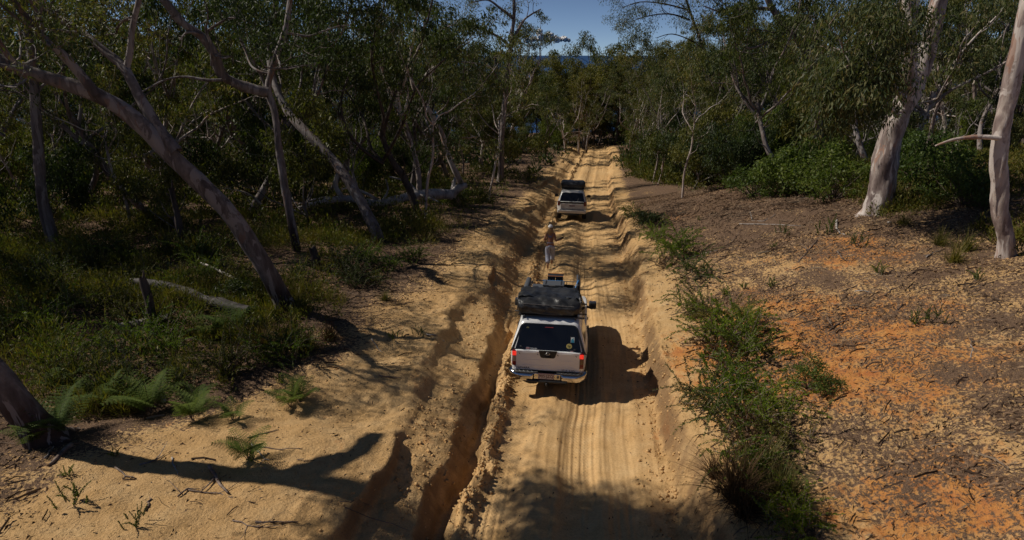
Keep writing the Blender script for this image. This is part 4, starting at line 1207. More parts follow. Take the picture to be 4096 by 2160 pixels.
n_.append(forest(60, (100, 128), (-95, 92), 3.4, DENSE + TALL[:2], (.85, 1.1), 'gum crown on the falling ground behind the bend', 'trees behind the far bend'))
n_.append(forest(30, (24, 60), (-46, -7), 2.2, LOW, (.6, 1.05), 'small understorey tree in the shaded left forest', 'understorey trees left'))
n_.append(forest(30, (60, 104), (-80, -5), 2.4, LOW, (.7, 1.15), 'small understorey tree far back on the left', 'understorey trees far left'))
n_.append(forest(24, (33, 60), (7, 46), 2.2, LOW, (.6, 1.05), 'small understorey tree in the right forest edge', 'understorey trees right'))
n_.append(forest(30, (60, 104), (5, 80), 2.4, LOW, (.7, 1.15), 'small understorey tree far back on the right', 'understorey trees far right'))
n_.append(forest(22, (26, 60), (-36, -6), 1.6, SLIM, (.7, 1.1), 'slender pale gum sapling in the left forest', 'slender gums left'))
n_.append(forest(16, (36, 70), (5, 40), 1.6, SLIM, (.7, 1.1), 'slender pale gum sapling in the right forest', 'slender gums right'))
n_.append(forest(9, (30, 62), (-34, -8), 1.6, BARE, (.5, .9), 'bare bleached dead tree in the left forest', 'dead trees left'))
n_.append(forest(10, (34, 64), (7, 34), 1.6, BARE, (.6, 1.0), 'bare bleached dead tree in the right forest', 'dead trees right'))
for x, y, k, s in ((15.5, 106, 1, .8), (17.6, 109, 3, .9), (13.6, 113, 1, .95), (10.6, 115, 1, .95), (19.6, 104, 1, .85), (6.8, 108, 3, .9), (22, 107, 3, .9), (9, 121, 1, 1.2), (13, 125, 1, 1.3), (17, 120, 3, 1.2), (21.5, 124, 1, 1.3), (25, 119, 3, 1.2)):
    plant(LOW[k], x, y, s, 'bushy tree closing the view behind the end of the track', 'bushy trees behind the track end')
for x, y, k, s in ((11.5, 108, 0, 1.0), (14.2, 110, 1, 1.1), (16.8, 107, 2, .95), (18.6, 104, 0, 1.0), (8.0, 99, 1, .95), (6.4, 95, 2, 1.0)):
    plant(SLIM[k], x, y, s, 'slender pale gum at the end of the track', 'slender gums at the track end')
# trees off to the left whose crowns shade the undergrowth
for (x, y, k, s) in ((-19, 22, 0, .95), (-16.5, 29, 3, .9), (-23, 17, 2, .95), (-27, 26, 1, 1.0)):
    plant(TALL[k], x, y, s, 'gum at the left end of the dark forest', 'trees at the left end of the forest')
print('forest', n_)
# ------------------------------------------------------------------ undergrowth, shrubs, ferns, litter, logs
rg5 = np.random.default_rng(55)
EDGE_Y = [0, 9, 10.6, 11.4, 12.4, 14.2, 17, 18.4, 30, 48, 90]; EDGE_T = [-13, -12, -10.4, -7.6, -6.3, -5.5, -6.0, -5.3, -4.6, -3.8, -3.2]
def in_heath(x, y):
    t = x - track_x(y)
    e = np.interp(y, EDGE_Y, EDGE_T) + .8 * vnoise(x * .9, y * .9, 61)
    left = np.clip((e - t) / 1.2, 0, 1)
    re_ = np.interp(y, [10, 18, 25, 30, 39, 48, 56, 66, 80], [10.6, 10.6, 10.0, 9.2, 7.4, 5.0, 3.8, 3.0, 2.7]) + 1.0 * vnoise(x * .5, y * .5, 62)
    right = np.clip((t - re_) / 1.0, 0, 1)
    return np.where(t < 0, left, right)

def heath(name, label, side, yr, n, per, L, W, rad, hgt, mat, xr=60, tmax=999):
    """rounded clumps of small upright leaves; too many to count"""
    y = rg5.uniform(yr[0], yr[1], n * 40); x = rg5.uniform(-xr, xr, n * 40)
    tr_ = x - track_x(y)
    ok = (np.abs(x) < y * .80 + 3) & (np.sign(tr_) == side) & (np.abs(tr_) > 3.0 + rad * .6) & (np.abs(tr_) < tmax)
    x, y = x[ok], y[ok]
    k = in_heath(x, y) * np.clip(.42 + 1.8 * vnoise(x * .45, y * .45, 64), .06, 1)
    ok = rg5.random(len(x)) < k
    x, y = x[ok][:n], y[ok][:n]
    m_ = len(x)
    size = rg5.uniform(.5, 1.25, m_) * np.clip(1 + 1.1 * vnoise(x * .3, y * .3, 65), .5, 1.7)
    z = coarse(x, y)
    u = rg5.normal(size=(m_, per, 3)); u[:, :, 2] = np.abs(u[:, :, 2]); u /= np.linalg.norm(u, axis=2)[:, :, None]
    lump = 1 + .35 * np.sin(u[:, :, 0] * 5 + x[:, None]) * np.sin(u[:, :, 1] * 5 + y[:, None])
    r = (rg5.random((m_, per)) ** .3) * lump * size[:, None]
    c = np.stack([x, y, z], -1)[:, None, :] + u * r[:, :, None] * np.array([rad, rad, hgt])
    c = c.reshape(-1, 3); uu = u.reshape(-1, 3); N = len(c)
    d = uu * .6 + rg5.normal(size=(N, 3)) * .45 + np.array([0, 0, .55]); d /= np.linalg.norm(d, axis=1)[:, None]
    s_ = np.cross(d, rg5.normal(size=(N, 3))); s_ /= np.linalg.norm(s_, axis=1)[:, None] + 1e-9
    ln = (L * rg5.uniform(.6, 1.4, N))[:, None]; w = (W * rg5.uniform(.7, 1.3, N))[:, None]
    V = np.stack([c, c + d * ln * .5 + s_ * w * .5, c + d * ln, c + d * ln * .5 - s_ * w * .5], 1).reshape(-1, 3)
    o = link(name, quads_mesh(name, V, np.arange(len(V)).reshape(-1, 4), mat))
    return props(o, label, None, None, 'stuff')
heath('undergrowth', 'low dark heath covering the ground of the left forest', -1, (10.6, 27), 880, 105, .115, .027, .46, .78, M_HEATH, 26)
heath('undergrowth', 'grassy yellow-green heath tufts in the left undergrowth', -1, (10.8, 30), 500, 90, .30, .014, .30, .45, M_GRASS, 28)
heath('undergrowth', 'low heath further back under the left trees', -1, (26, 60), 1050, 56, .22, .062, .75, .85, M_HEATH, 50)
heath('undergrowth', 'green heath and low bushes under the right trees', 1, (11, 34), 700, 100, .13, .032, .45, .60, M_HEATH, 32)
heath('undergrowth', 'heath further back under the right trees', 1, (33, 66), 900, 56, .24, .068, .8, .95, M_HEATH, 54)
heath('undergrowth', 'low green heath between the track and the right trees further back', 1, (36, 84), 620, 60, .24, .068, .8, .9, M_HEATH, 40, 13)
heath('undergrowth', 'distant scrub filling the forest floor on the left', -1, (58, 124), 720, 40, .48, .19, 1.4, 2.0, M_LEAF_DK, 100)
heath('undergrowth', 'distant scrub filling the forest floor on the right', 1, (62, 124), 720, 40, .48, .19, 1.4, 2.0, M_LEAF_DK, 100)

# ---- building blocks of small plants
def foxtail_shrub(seed, nf, Lf, mat, spread=1.0, lk=1.0):
    g = np.random.default_rng(seed)
    P, D, S = [], [], []
    stems = []
    for i in range(nf):
        a = g.uniform(0, 6.28); el = g.uniform(.35, 1.4)
        d = np.array([math.cos(a) * math.cos(el) * spread, math.sin(a) * math.cos(el) * spread, math.sin(el)])
        p = np.array([g.normal() * .18, g.normal() * .18, g.uniform(.02, .25)]) * (Lf / .75)
        ln = Lf * g.uniform(.6, 1.2); n = 9
        pts = [p]
        for k in range(n):
            d = unit(d + np.array([0, 0, -.10 - .05 * k / n]) + g.normal(size=3) * .08)
            pts.append(pts[-1] + d * ln / n)
        pts = np.array(pts); stems.append(tube(pts[::3], [.008, .006, .004, .003][:len(pts[::3])], 4))
        m_ = 105
        f = g.random(m_) ** .8 * (n - .01); k = f.astype(int); q = pts[k] + (pts[k + 1] - pts[k]) * (f - k)[:, None]
        t = pts[k + 1] - pts[k]; t /= np.linalg.norm(t, axis=1)[:, None]
        rd = g.normal(size=(m_, 3)); rd = rd - t * (rd * t).sum(1)[:, None]; rd /= np.linalg.norm(rd, axis=1)[:, None]
        P.append(q); D.append(rd * .8 + t * .75); S.append((1 - .55 * f / n))
    P = np.concatenate(P); D = np.concatenate(D); S = np.concatenate(S)
    D /= np.linalg.norm(D, axis=1)[:, None]
    sd = np.cross(D, g.normal(size=D.shape)); sd /= np.linalg.norm(sd, axis=1)[:, None]
    ln = (.072 * lk * S * g.uniform(.7, 1.2, len(S)))[:, None]; w = .0075 * (.5 + .5 * lk)
    V = np.stack([P, P + D * ln * .5 + sd * w, P + D * ln, P + D * ln * .5 - sd * w], 1).reshape(-1, 3)
    return join(stems), (V, np.arange(len(V)).reshape(-1, 4))
def place(name, meshes, loc, rz, s, label, cat, group=None, parts=('stems', 'foliage')):
    root = empty(name, tuple(loc), (0, 0, rz)); root.scale = (s, s, s)
    for nm, me in zip(parts, meshes): link(nm, me, root)
    return props(root, label, cat, group)
def small_proto(st, lf, mat, bark=M_STICK):
    return quads_mesh('stems', *st, bark, True), quads_mesh('foliage', *lf, mat)
WAT = [small_proto(*foxtail_shrub(200 + k, n, .8, M_WATTLE), m) for k, (n, m) in enumerate([(34, M_WATTLE), (46, M_WATTLE), (30, M_LEAF_OL), (26, M_DRY), (34, M_FERN)])]
bank = [(632, 216, 0, .75, 'small feathery green shrub at the head of the right bank'), (676, 258, 1, 1.25, 'large feathery green shrub on the right bank above the ute'), (694, 278, 4, .95, 'feathery shrub spreading behind the large one on the right bank'),
        (662, 268, 3, .6, 'brown dying shrub hanging over the right bank face'), (692, 312, 0, .9, 'loose green shrub half way along the right bank'), (716, 322, 2, .85, 'grey-green shrub with thin fronds on the right bank'), (728, 345, 1, 1.15, 'bushy bright green shrub beside the ute shadow on the right bank'),
        (746, 360, 4, 1.1, 'green shrub with long fronds reaching over the orange clay'), (712, 352, 3, .65, 'dead brown shrub drooping on the bank below the bushy one'), (735, 398, 1, 1.05, 'dense green shrub above the near right bank'), (704, 408, 2, .95, 'green shrub whose fronds overhang the track edge'),
        (760, 425, 0, .95, 'mixed green shrub at the back of the near right bank'), (748, 448, 3, .75, 'brown dry shrub under the near right bank greenery'), (727, 425, 4, .8, 'compact green shrub between the overhanging and the dense one'), (778, 440, 2, .8, 'thin pale green shrub at the litter edge'), (792, 528, 1, .7, 'dark green shrub at the bottom of the right bank'), (722, 372, 3, .8, 'brown withered shrub between the two bushiest bank shrubs'), (740, 470, 0, .8, 'green shrub behind the dry brown tussock'), (655, 240, 0, .8, 'green shrub below the small upper one on the bank')]
for px, py, k, s, lab in bank:
    q = on_ground(px, py); q[2] = gz(q[0], q[1]) - .03
    place('wattle_shrub', WAT[k], q, rg5.uniform(0, 6.28), s * 1.3, lab, 'shrub', 'shrubs along the right bank')

hs = 0
HSH = [small_proto(*foxtail_shrub(230 + k, 44, .7, M_HEATH, .75, .9), mm) for k, mm in enumerate((M_HEATH, M_LEAF_DK, M_FERN))]
for _ in range(4000):
    if hs >= 46: break
    px, py = rg5.uniform(30, 430), rg5.uniform(235, 400)
    q = on_ground(px, py)
    if float(in_heath(np.array([q[0]]), np.array([q[1]]))[0]) < .9 or not free(q[0], q[1], 1.0): continue
    q[2] = gz(q[0], q[1]) - .03; hs += 1
    kk = int(rg5.choice([0, 0, 1, 2])); place('heath_shrub', HSH[kk], q, rg5.uniform(0, 6.28), rg5.uniform(.8, 1.5), ['olive feathery heath shrub rising from the left undergrowth', 'dark feathery heath shrub rising from the left undergrowth', 'bright green feathery heath shrub rising from the left undergrowth'][kk], 'shrub', 'heath shrubs in the left undergrowth')
# broad-leaved shrubs
def bush(seed, H, L, W, per, mat, ncl=40, rad=.3):
    g = np.random.default_rng(seed); st = []; cl = []
    for i in range(ncl):
        a = g.uniform(0, 6.28); e = g.uniform(.3, 1.45)
        d = np.array([math.cos(a) * math.cos(e), math.sin(a) * math.cos(e), math.sin(e)])
        tip = d * H * g.uniform(.45, 1.0)
        st.append(tube([np.zeros(3), tip * .5 + g.normal(size=3) * .06, tip], [.018, .011, .005], 4)); cl.append(tip)
    V, Q = leaves(cl, [rad] * ncl, [per] * ncl, g, L, W, .15, .8)
    V[:, 2] = np.maximum(V[:, 2], .01)
    return join(st), (V, Q)
BUSH = [small_proto(*bush(220, 2.2, .15, .065, 75, M_LEAF_GR, 55, .38), M_LEAF_GR), small_proto(*bush(221, 1.6, .13, .05, 60, M_LEAF_GR, 40, .32), M_LEAF_GR), small_proto(*bush(222, .8, .10, .035, 50, M_LEAF_DK, 30, .2), M_LEAF_DK)]
for px, py, k, s, lab in ((752, 196, 1, 1.0, 'bright green leafy bush at the foot of the right forest edge'), (785, 193, 0, 1.0, 'tall glossy green bush left of the forked gum'), (806, 190, 0, 1.15, 'tallest glossy bush in the middle of the right forest edge'), (835, 198, 1, 1.2, 'green bush close beside the forked gum trunk'), (770, 178, 0, 1.2, 'tall leafy bush behind the bright green ones'), (745, 178, 1, 1.2, 'leafy bush at the left of the right forest edge'), (700, 170, 1, 1.1, 'round green bush right of the track half way back'),
                         (668, 160, 0, .9, 'yellow-green bush near the right track edge far back'), (940, 190, 1, 1.2, 'green bush behind the right edge trunk'), (962, 205, 1, .9, 'low green bush right of the forked gum'), (915, 180, 0, .9, 'bush standing behind the forked gum'), (650, 228, 2, 1.0, 'dark leafy shrub on the upper right bank'), (642, 222, 2, .8, 'second dark leafy shrub on the upper right bank'), (455, 205, 1, .8, 'leafy bush beside the roots of the pale fallen log'), (420, 200, 1, .8, 'leafy bush behind the pale fallen log'), (808, 388, 1, .42, 'bright leafy sapling spreading over the litter slope'), (235, 300, 2, .9, 'dark leafy bush beside the leaning gum')):
    q = on_ground(px, py); q[2] = gz(q[0], q[1]) - .03
    place('leafy_bush', BUSH[k], q, rg5.uniform(0, 6.28), s, lab, 'bush', 'leafy bushes')

# bracken ferns
def fern(seed, nfr, L):
    g = np.random.default_rng(seed); st = []; V = []
    for i in range(nfr):
        a = 2 * math.pi * i / nfr + g.normal() * .3; e = g.uniform(.95, 1.4)
        d = np.array([math.cos(a) * math.cos(e), math.sin(a) * math.cos(e), math.sin(e)]); ln = L * g.uniform(.75, 1.2)
        pts = [np.zeros(3)]; n = 14
        for k in range(n):
            d = unit(d + np.array([0, 0, -.015 - .012 * k])); pts.append(pts[-1] + d * ln / n)
        pts = np.array(pts); st.append(tube(pts[::2], np.linspace(.007, .002, len(pts[::2])), 4))
        for k in range(4, n + 1):
            t = unit(pts[k] - pts[k - 1]); sd = unit(np.cross(t, [0, 0, 1.0])); w = ln * .40 * (1 - (k - 4) / (n - 3)) ** .8 + .015
            for s in (-1, 1):
                pd = unit(sd * s + t * .35 + np.array([0, 0, -.12])); m_ = max(3, int(w / .028))
                for q in range(m_):
                    c = pts[k] + pd * w * (q + .5) / m_; lw = w * .24 * (1 - q / m_) + .012
                    for s2 in (-1, 1):
                        ld = unit(np.cross(pd, [0, 0, 1.0]) * s2 + pd * .4)
                        V += [c - pd * .008, c + ld * lw * .5 - pd * .006, c + ld * lw, c + pd * .012]
    V = np.array(V)
    return join(st), (V, np.arange(len(V)).reshape(-1, 4))
FERN = [small_proto(*fern(240 + k, n, L), M_FERN) for k, (n, L) in enumerate([(7, .85), (5, .7), (9, 1.0)])]
z5 = lambda x, y: ((100 + .6988 * x) / 4, (1300 + .6988 * y) / 4)
ferns = [(210, 400, 1, 'dark green fern left of the bright clump'), (290, 480, 1, 'small low fern at the end of the bright clump'), (470, 470, 2, 'large bright green fern in the clump by the near trunk'), (570, 470, 0, 'tall brownish fern in the middle of the clump'), (720, 500, 2, 'bright yellow-green fern with fronds spread to the right'), (960, 545, 0, 'leafy fern at the right end of the clump'), (985, 460, 1, 'grey-green fern behind the clump'), (200, 640, 2, 'grey-green fern arching over the near trunk foot'), (1195, 545, 1, 'small thin fern by the sand edge'), (60, 690, 1, 'pale fern at the lower left frame edge'), (1520, 480, 1, 'lone thin fern on open sand'), (1580, 450, 1, 'second lone fern on open sand'), (1280, 780, 1, 'dark low fern in the trunk shadow'), (1050, 90, 0, 'fern among the grass above the sand'), (1180, 60, 2, 'pale feathery fern above the sand edge')]
for x, y, k, lab in ferns:
    q = on_ground(*z5(x, y)); q[2] = gz(q[0], q[1]) - .02
    place('fern', FERN[k], q, rg5.uniform(0, 6.28), rg5.uniform(.75, 1.0), lab, 'fern', 'bracken ferns')
q = on_ground(737, 330); q[2] = gz(q[0], q[1])
place('fern', FERN[0], on_ground(742, 325), 1.0, .8, 'blue-green fern among the right bank shrubs', 'fern', 'bracken ferns')

# grass tussocks and seedlings
def tussock(seed, n, L, w=.010):
    g = np.random.default_rng(seed); V = []; Q = []
    for i in range(n):
        a = g.uniform(0, 6.28); e = g.uniform(.7, 1.5); p = np.array([g.normal() * .06, g.normal() * .06, 0])
        d = np.array([math.cos(a) * math.cos(e), math.sin(a) * math.cos(e), math.sin(e)]); sd = unit(np.cross(d, [0, 0, 1.0]))
        ln = L * g.uniform(.5, 1.2); o = len(V); m_ = 4
        for k in range(m_ + 1):
            ww = w * (1 - k / (m_ + .3)); V += [p - sd * ww, p + sd * ww]
            d = unit(d + np.array([0, 0, -.24])); p = p + d * ln / m_
        for k in range(m_): Q.append((o + 2 * k, o + 2 * k + 1, o + 2 * k + 3, o + 2 * k + 2))
    return np.array(V), np.array(Q)
TUS = [quads_mesh('blades', *tussock(260, 150, .62), M_GRASS), quads_mesh('blades', *tussock(261, 260, .85, .009), M_DRY), quads_mesh('blades', *tussock(262, 40, .35, .008), M_GRASS)]
tus = [(735, 500, 1, 1.25, 'big drooping dry brown tussock over the near right bank'), (752, 478, 0, 1.2, 'green tussock above the dry brown one'), (768, 470, 0, 1.1, 'green and yellow tussock at the bank lip'), (745, 515, 1, .9, 'smaller dry tussock below the big brown one'), (790, 500, 0, 1.0, 'pale green tussock on the litter edge near the frame bottom'), (776, 495, 0, 1.1, 'long-bladed tussock near the bottom of the bank'), (712, 480, 1, .6, 'wiry dry tuft on the bank face'), (955, 262, 0, 1.1, 'yellow-green tussock on the right slope'), (965, 250, 0, 1.2, 'tall tussock near the right edge trunk'), (940, 245, 0, 1.0, 'tussock below the forked gum'), (903, 225, 0, .9, 'tussock at the foot of the forked gum'), (310, 350, 0, 1.0, 'grass tussock at the sand edge on the left'), (292, 345, 0, 1.1, 'grass tussock next to the leaning gum foot'), (262, 352, 1, .9, 'brownish tussock above the open sand'), (330, 340, 1, .8, 'dry tussock at the shady sand edge'), (175, 372, 0, .9, 'grassy tuft behind the ferns'), (225, 378, 0, .9, 'grassy tuft right of the fern clump'), (385, 300, 0, .7, 'small tuft on the shaded left bank')]
for px, py, k, s, lab in tus:
    q = on_ground(px, py); q[2] = gz(q[0], q[1]) - .02
    o = link('grass_tussock', TUS[k], None, q, (0, 0, rg5.uniform(0, 6.28))); o.scale = (s, s, s)
    props(o, lab, 'grass', 'grass tussocks')
SEED = [small_proto(*foxtail_shrub(270, 8, .20, M_WATTLE, .4, .4), M_WATTLE), small_proto(*foxtail_shrub(271, 9, .30, M_WATTLE, .3, .5), M_FERN)]
sds = [(1450, 345, 0, 'small green seedling on open sand above the trunk shadow'), (1620, 195, 0, 'seedling at the upper edge of the open sand'), (2110, 95, 1, 'bushy seedling near the left bank lip'), (2265, 65, 1, 'tallest seedling at the left bank lip'), (630, 1170, 1, 'feathery seedling at the bottom left'), (540, 760, 0, 'tiny green shoot in the trunk shadow'), (270, 870, 0, 'low grey-green seedling in the litter'), (300, 1030, 1, 'yellow-green seedling by the lower left litter'), (500, 350, 1, 'upright yellow-green seedling behind the ferns'), (440, 370, 1, 'second upright seedling behind the ferns'), (580, 350, 1, 'third upright seedling behind the ferns'), (750, 365, 1, 'upright seedling beside the white stub'), (1560, 420, 0, 'thin seedling by the lone ferns'), (1290, 770, 0, 'dark seedling on the trunk shadow')]
for x, y, k, lab in sds:
    q = on_ground(*z5(x, y)); q[2] = gz(q[0], q[1]) - .01
    place('seedling', SEED[k], q, rg5.uniform(0, 6.28), rg5.uniform(.8, 1.1), lab, 'seedling', 'seedlings on the left')
z8 = lambda x, y: ((2500 + .5823 * x) / 4, (750 + .5823 * y) / 4)
for x, y, k, s, lab in ((1385, 320, 1, 1.7, 'yellow-green bushy seedling beside the twisted white stick'), (1095, 330, 1, 1.2, 'small round seedling on the upper litter slope'), (1770, 590, 0, 1.6, 'bright seedling half way up the litter slope'), (1000, 670, 0, 1.3, 'low seedling on the middle of the litter slope'), (1580, 400, 1, 1.4, 'tall thin sapling below the forked gum'), (1975, 930, 0, 1.4, 'dark seedling on the lower litter slope'), (2090, 920, 1, 1.2, 'brownish seedling right of the dark one'), (690, 740, 0, 1.2, 'seedling at the top of the bank shrubs'), (830, 690, 0, 1.0, 'small seedling between bank shrubs and clay'), (2430, 640, 0, 1.3, 'seedling near the right frame edge'), (1030, 410, 0, .9, 'tiny seedling on the upper slope'), (500, 220, 0, .9, 'tiny seedling near the bank top')):
    q = on_ground(*z8(x, y)); q[2] = gz(q[0], q[1]) - .01
    place('seedling', SEED[k], q, rg5.uniform(0, 6.28), s, lab, 'seedling', 'seedlings on the right slope')

# ---- leaf and bark litter
def strips(name, label, pts, Lr, Wr, mat, main=None, sprd=9.0, simple=True):
    n = len(pts)
    a = (rg5.uniform(0, math.pi, n) if main is None else rg5.normal(main, sprd, n)) + 2.2 * vnoise(pts[:, 0] * .8, pts[:, 1] * .8, 91)
    L = rg5.uniform(*Lr, n) * rg5.uniform(.5, 1.2, n); W = rg5.uniform(*Wr, n)
    d = np.stack([np.cos(a), np.sin(a)], -1); s = np.stack([-np.sin(a), np.cos(a)], -1)
    V = np.empty((n, 6, 3))
    bend = rg5.normal(0, .07, n) * L
    for k, (f, o) in enumerate(((-.5, 0), (0, 1), (.5, 0))):
        for q, sg_ in enumerate((-1, 1)):
            xy = pts[:, :2] + d * (L * f)[:, None] + s * ((bend * o) + sg_ * W * .5)[:, None]
            V[:, 2 * k + q, :2] = xy
    mid = (V[:, 0::2, :2] + V[:, 1::2, :2]) / 2
    z = np.repeat(land(mid[:, :, 0].ravel(), mid[:, :, 1].ravel(), True).reshape(n, 3), 2, axis=1)
    lift = rg5.uniform(.003, .04, n)[:, None] + np.array([0, 1, .6, 1.6, 0, 1])[None, :] * rg5.uniform(0, .035, n)[:, None]
    zc_ = z.mean(1, keepdims=True); tilt = np.clip(z - zc_, -.05, .05)
    V[:, :, 2] = zc_ + tilt + lift
    b0 = np.arange(n)[:, None] * 6
    Q = np.concatenate([b0 + np.array([0, 1, 3, 2]), b0 + np.array([2, 3, 5, 4])])
    if simple:
        V = np.stack([(V[:, 0] + V[:, 1]) / 2, V[:, 2], (V[:, 4] + V[:, 5]) / 2, V[:, 3]], 1); Q = np.arange(n * 4).reshape(-1, 4)
    return props(link(name, quads_mesh(name, V.reshape(-1, 3), Q, mat)), label, None, None, 'stuff')
def scatter(n, xr, yr, dens):
    x = rg5.uniform(*xr, n * 4); y = yr[0] + (yr[1] - yr[0]) * rg5.random(n * 4) ** 1.3
    ok = (np.abs(x) < y * .82 + 2) & (rg5.random(n * 4) < dens(x, y))
    x, y = x[ok][:n], y[ok][:n]
    return np.stack([x, y], -1)
def dens_right(x, y):
    t = x - track_x(y)
    c = vnoise(x * .55, y * .55, 81) + .6 * vnoise(x * 1.5, y * 1.5, 82)
    return (1 - .25 * clay_mask(x, y)) * sstep(2.3, 3.5, t) * np.clip(.42 + .9 * c + .2 * sstep(6, 12, t) + .3 * sstep(18, 30, y), .04, 1)
def dens_left(x, y):
    t = x - track_x(y)
    e = np.interp(y, EDGE_Y, EDGE_T)
    c = vnoise(x * .6, y * .6, 83) + .5 * vnoise(x * 1.7, y * 1.7, 84)
    lowleft = sstep(-6.2, -8.2, x + .25 * (y - 8)) * (y < 11)
    return (t < -3.3) * np.clip(sstep(2.2, -.5, t - e) * (.5 + .8 * c) + lowleft * (.7 + .8 * c) + .03, 0, 1)
strips('bark_litter', 'bark strips and dead leaves strewn over the right slope', scatter(92000, (2, 30), (5.5, 42), dens_right), (.04, .16), (.008, .024), M_LITTER, .45, .75)
strips('dry_twigs', 'thin dry twigs lying over the bark litter on the right', scatter(4500, (2, 26), (5.5, 34), dens_right), (.15, .5), (.006, .012), M_LITTER, .5, .6, False)
strips('leaf_litter', 'dead leaves and bark along the undergrowth edge on the left', scatter(20000, (-26, 0), (6, 30), dens_left), (.04, .15), (.007, .022), M_LITTER)
strips('dry_twigs', 'thin dry twigs at the undergrowth edge on the left', scatter(1500, (-16, 0), (6, 26), dens_left), (.15, .45), (.006, .012), M_LITTER, None, 9, False)
strips('scattered_debris', 'small dark bits of bark scattered on the open sand', scatter(2600, (-8, 4), (5.5, 40), lambda x, y: (np.abs(x - track_x(y) + 4) < 3.2) * (.35 + .6 * vnoise(x, y, 85)) + (np.abs(x - track_x(y) - 2.0) < .5) * .8), (.02, .10), (.005, .014), M_LITTER)
strips('fallen_leaves', 'few leaves lying on the track', scatter(420, (-1, 6), (5.5, 34), lambda x, y: (np.abs(x - track_x(y)) < 1.8) * .5), (.04, .10), (.012, .022), M_LITTER)

# ---- crumbled clods of sand along the berm, the trench edge and the bank lips
def clods(name, label, n, tfun, yr, sr, mat):
    y = yr[0] + (yr[1] - yr[0]) * rg5.random(n) ** 1.2; x = track_x(y) + tfun(y, n); z = land(x, y, True)
    s_ = rg5.uniform(*sr, n) * rg5.random(n) ** .8 + .006
    u = np.array([(1, 1, 1), (1, 1, -1), (1, -1, 1), (1, -1, -1), (-1, 1, 1), (-1, 1, -1), (-1, -1, 1), (-1, -1, -1)]) * .58
    Qb = np.array([(0, 1, 3, 2), (4, 6, 7, 5), (0, 4, 5, 1), (2, 3, 7, 6), (0, 2, 6, 4), (1, 5, 7, 3)])
    V = u[None] * (1 + rg5.normal(size=(n, 8, 3)) * .28)
    a = rg5.uniform(0, 6.28, n); ca, sa = np.cos(a)[:, None], np.sin(a)[:, None]
    V = np.stack([V[:, :, 0] * ca - V[:, :, 1] * sa, V[:, :, 0] * sa + V[:, :, 1] * ca, V[:, :, 2] * .75], -1) * s_[:, None, None]
    V = V + np.stack([x, y, z + s_ * .2], -1)[:, None]
    Q = (np.arange(n)[:, None, None] * 8 + Qb[None]).reshape(-1, 4)
    return props(link(name, quads_mesh(name, V.reshape(-1, 3), Q, mat)), label, None, None, 'stuff')
clods('sand_clods', 'crumbled sand clods on the berm at the left track edge', 2600, lambda y, n: -1.58 + .22 * vnoise(y * .45, y * 0, 20) + rg5.normal(0, .11, n), (5.5, 34), (.01, .055), M_TRACK)
clods('sand_clods', 'crumbled sand clods along the left bank lip and apron', 1500, lambda y, n: -2.6 + rg5.normal(0, .35, n), (5.5, 34), (.01, .045), M_TRACK)
clods('sand_clods', 'crumbled sand clods at the foot of the right bank', 1500, lambda y, n: 2.0 + rg5.normal(0, .22, n), (5.5, 34), (.01, .05), M_TRACK)

# ---- sticks one can pick out
def stick_obj(name, pix, r, mat, label, cat='stick', group=None, fork=0, lift=.02, ground_fn=None):
    P = []
    for px, py in pix:
        q = on_ground(px, py); q[2] = gz(q[0], q[1]) + lift; P.append(q)
    P = np.array(P)
    fine = [P[0]]
    for a, c in zip(P, P[1:]):
        for f in (.33, .66, 1): fine.append(a + (c - a) * f + rg5.normal(size=3) * .012 * np.array([1, 1, .3]))
    fine = np.array(fine)
    base = fine[0].copy()
    parts = [tube(fine - base, np.linspace(r, r * .45, len(fine)), 7, True)]
    for k in range(fork):
        j = int(rg5.integers(1, len(fine) - 1)); d = unit(fine[j] - fine[j - 1]); sd = np.cross(d, [0, 0, 1.0]) * rg5.choice([-1, 1])
        q = np.array([fine[j], fine[j] + (d * .6 + sd * .6) * .18, fine[j] + (d * .7 + sd * .8 + np.array([0, 0, .15])) * .42])
        parts.append(tube(q - base, [r * .5, r * .4, r * .2], 5, True))
    o = link(name, quads_mesh(name, *join(parts), mat, True), None, base)
    return props(o, label, cat, group)
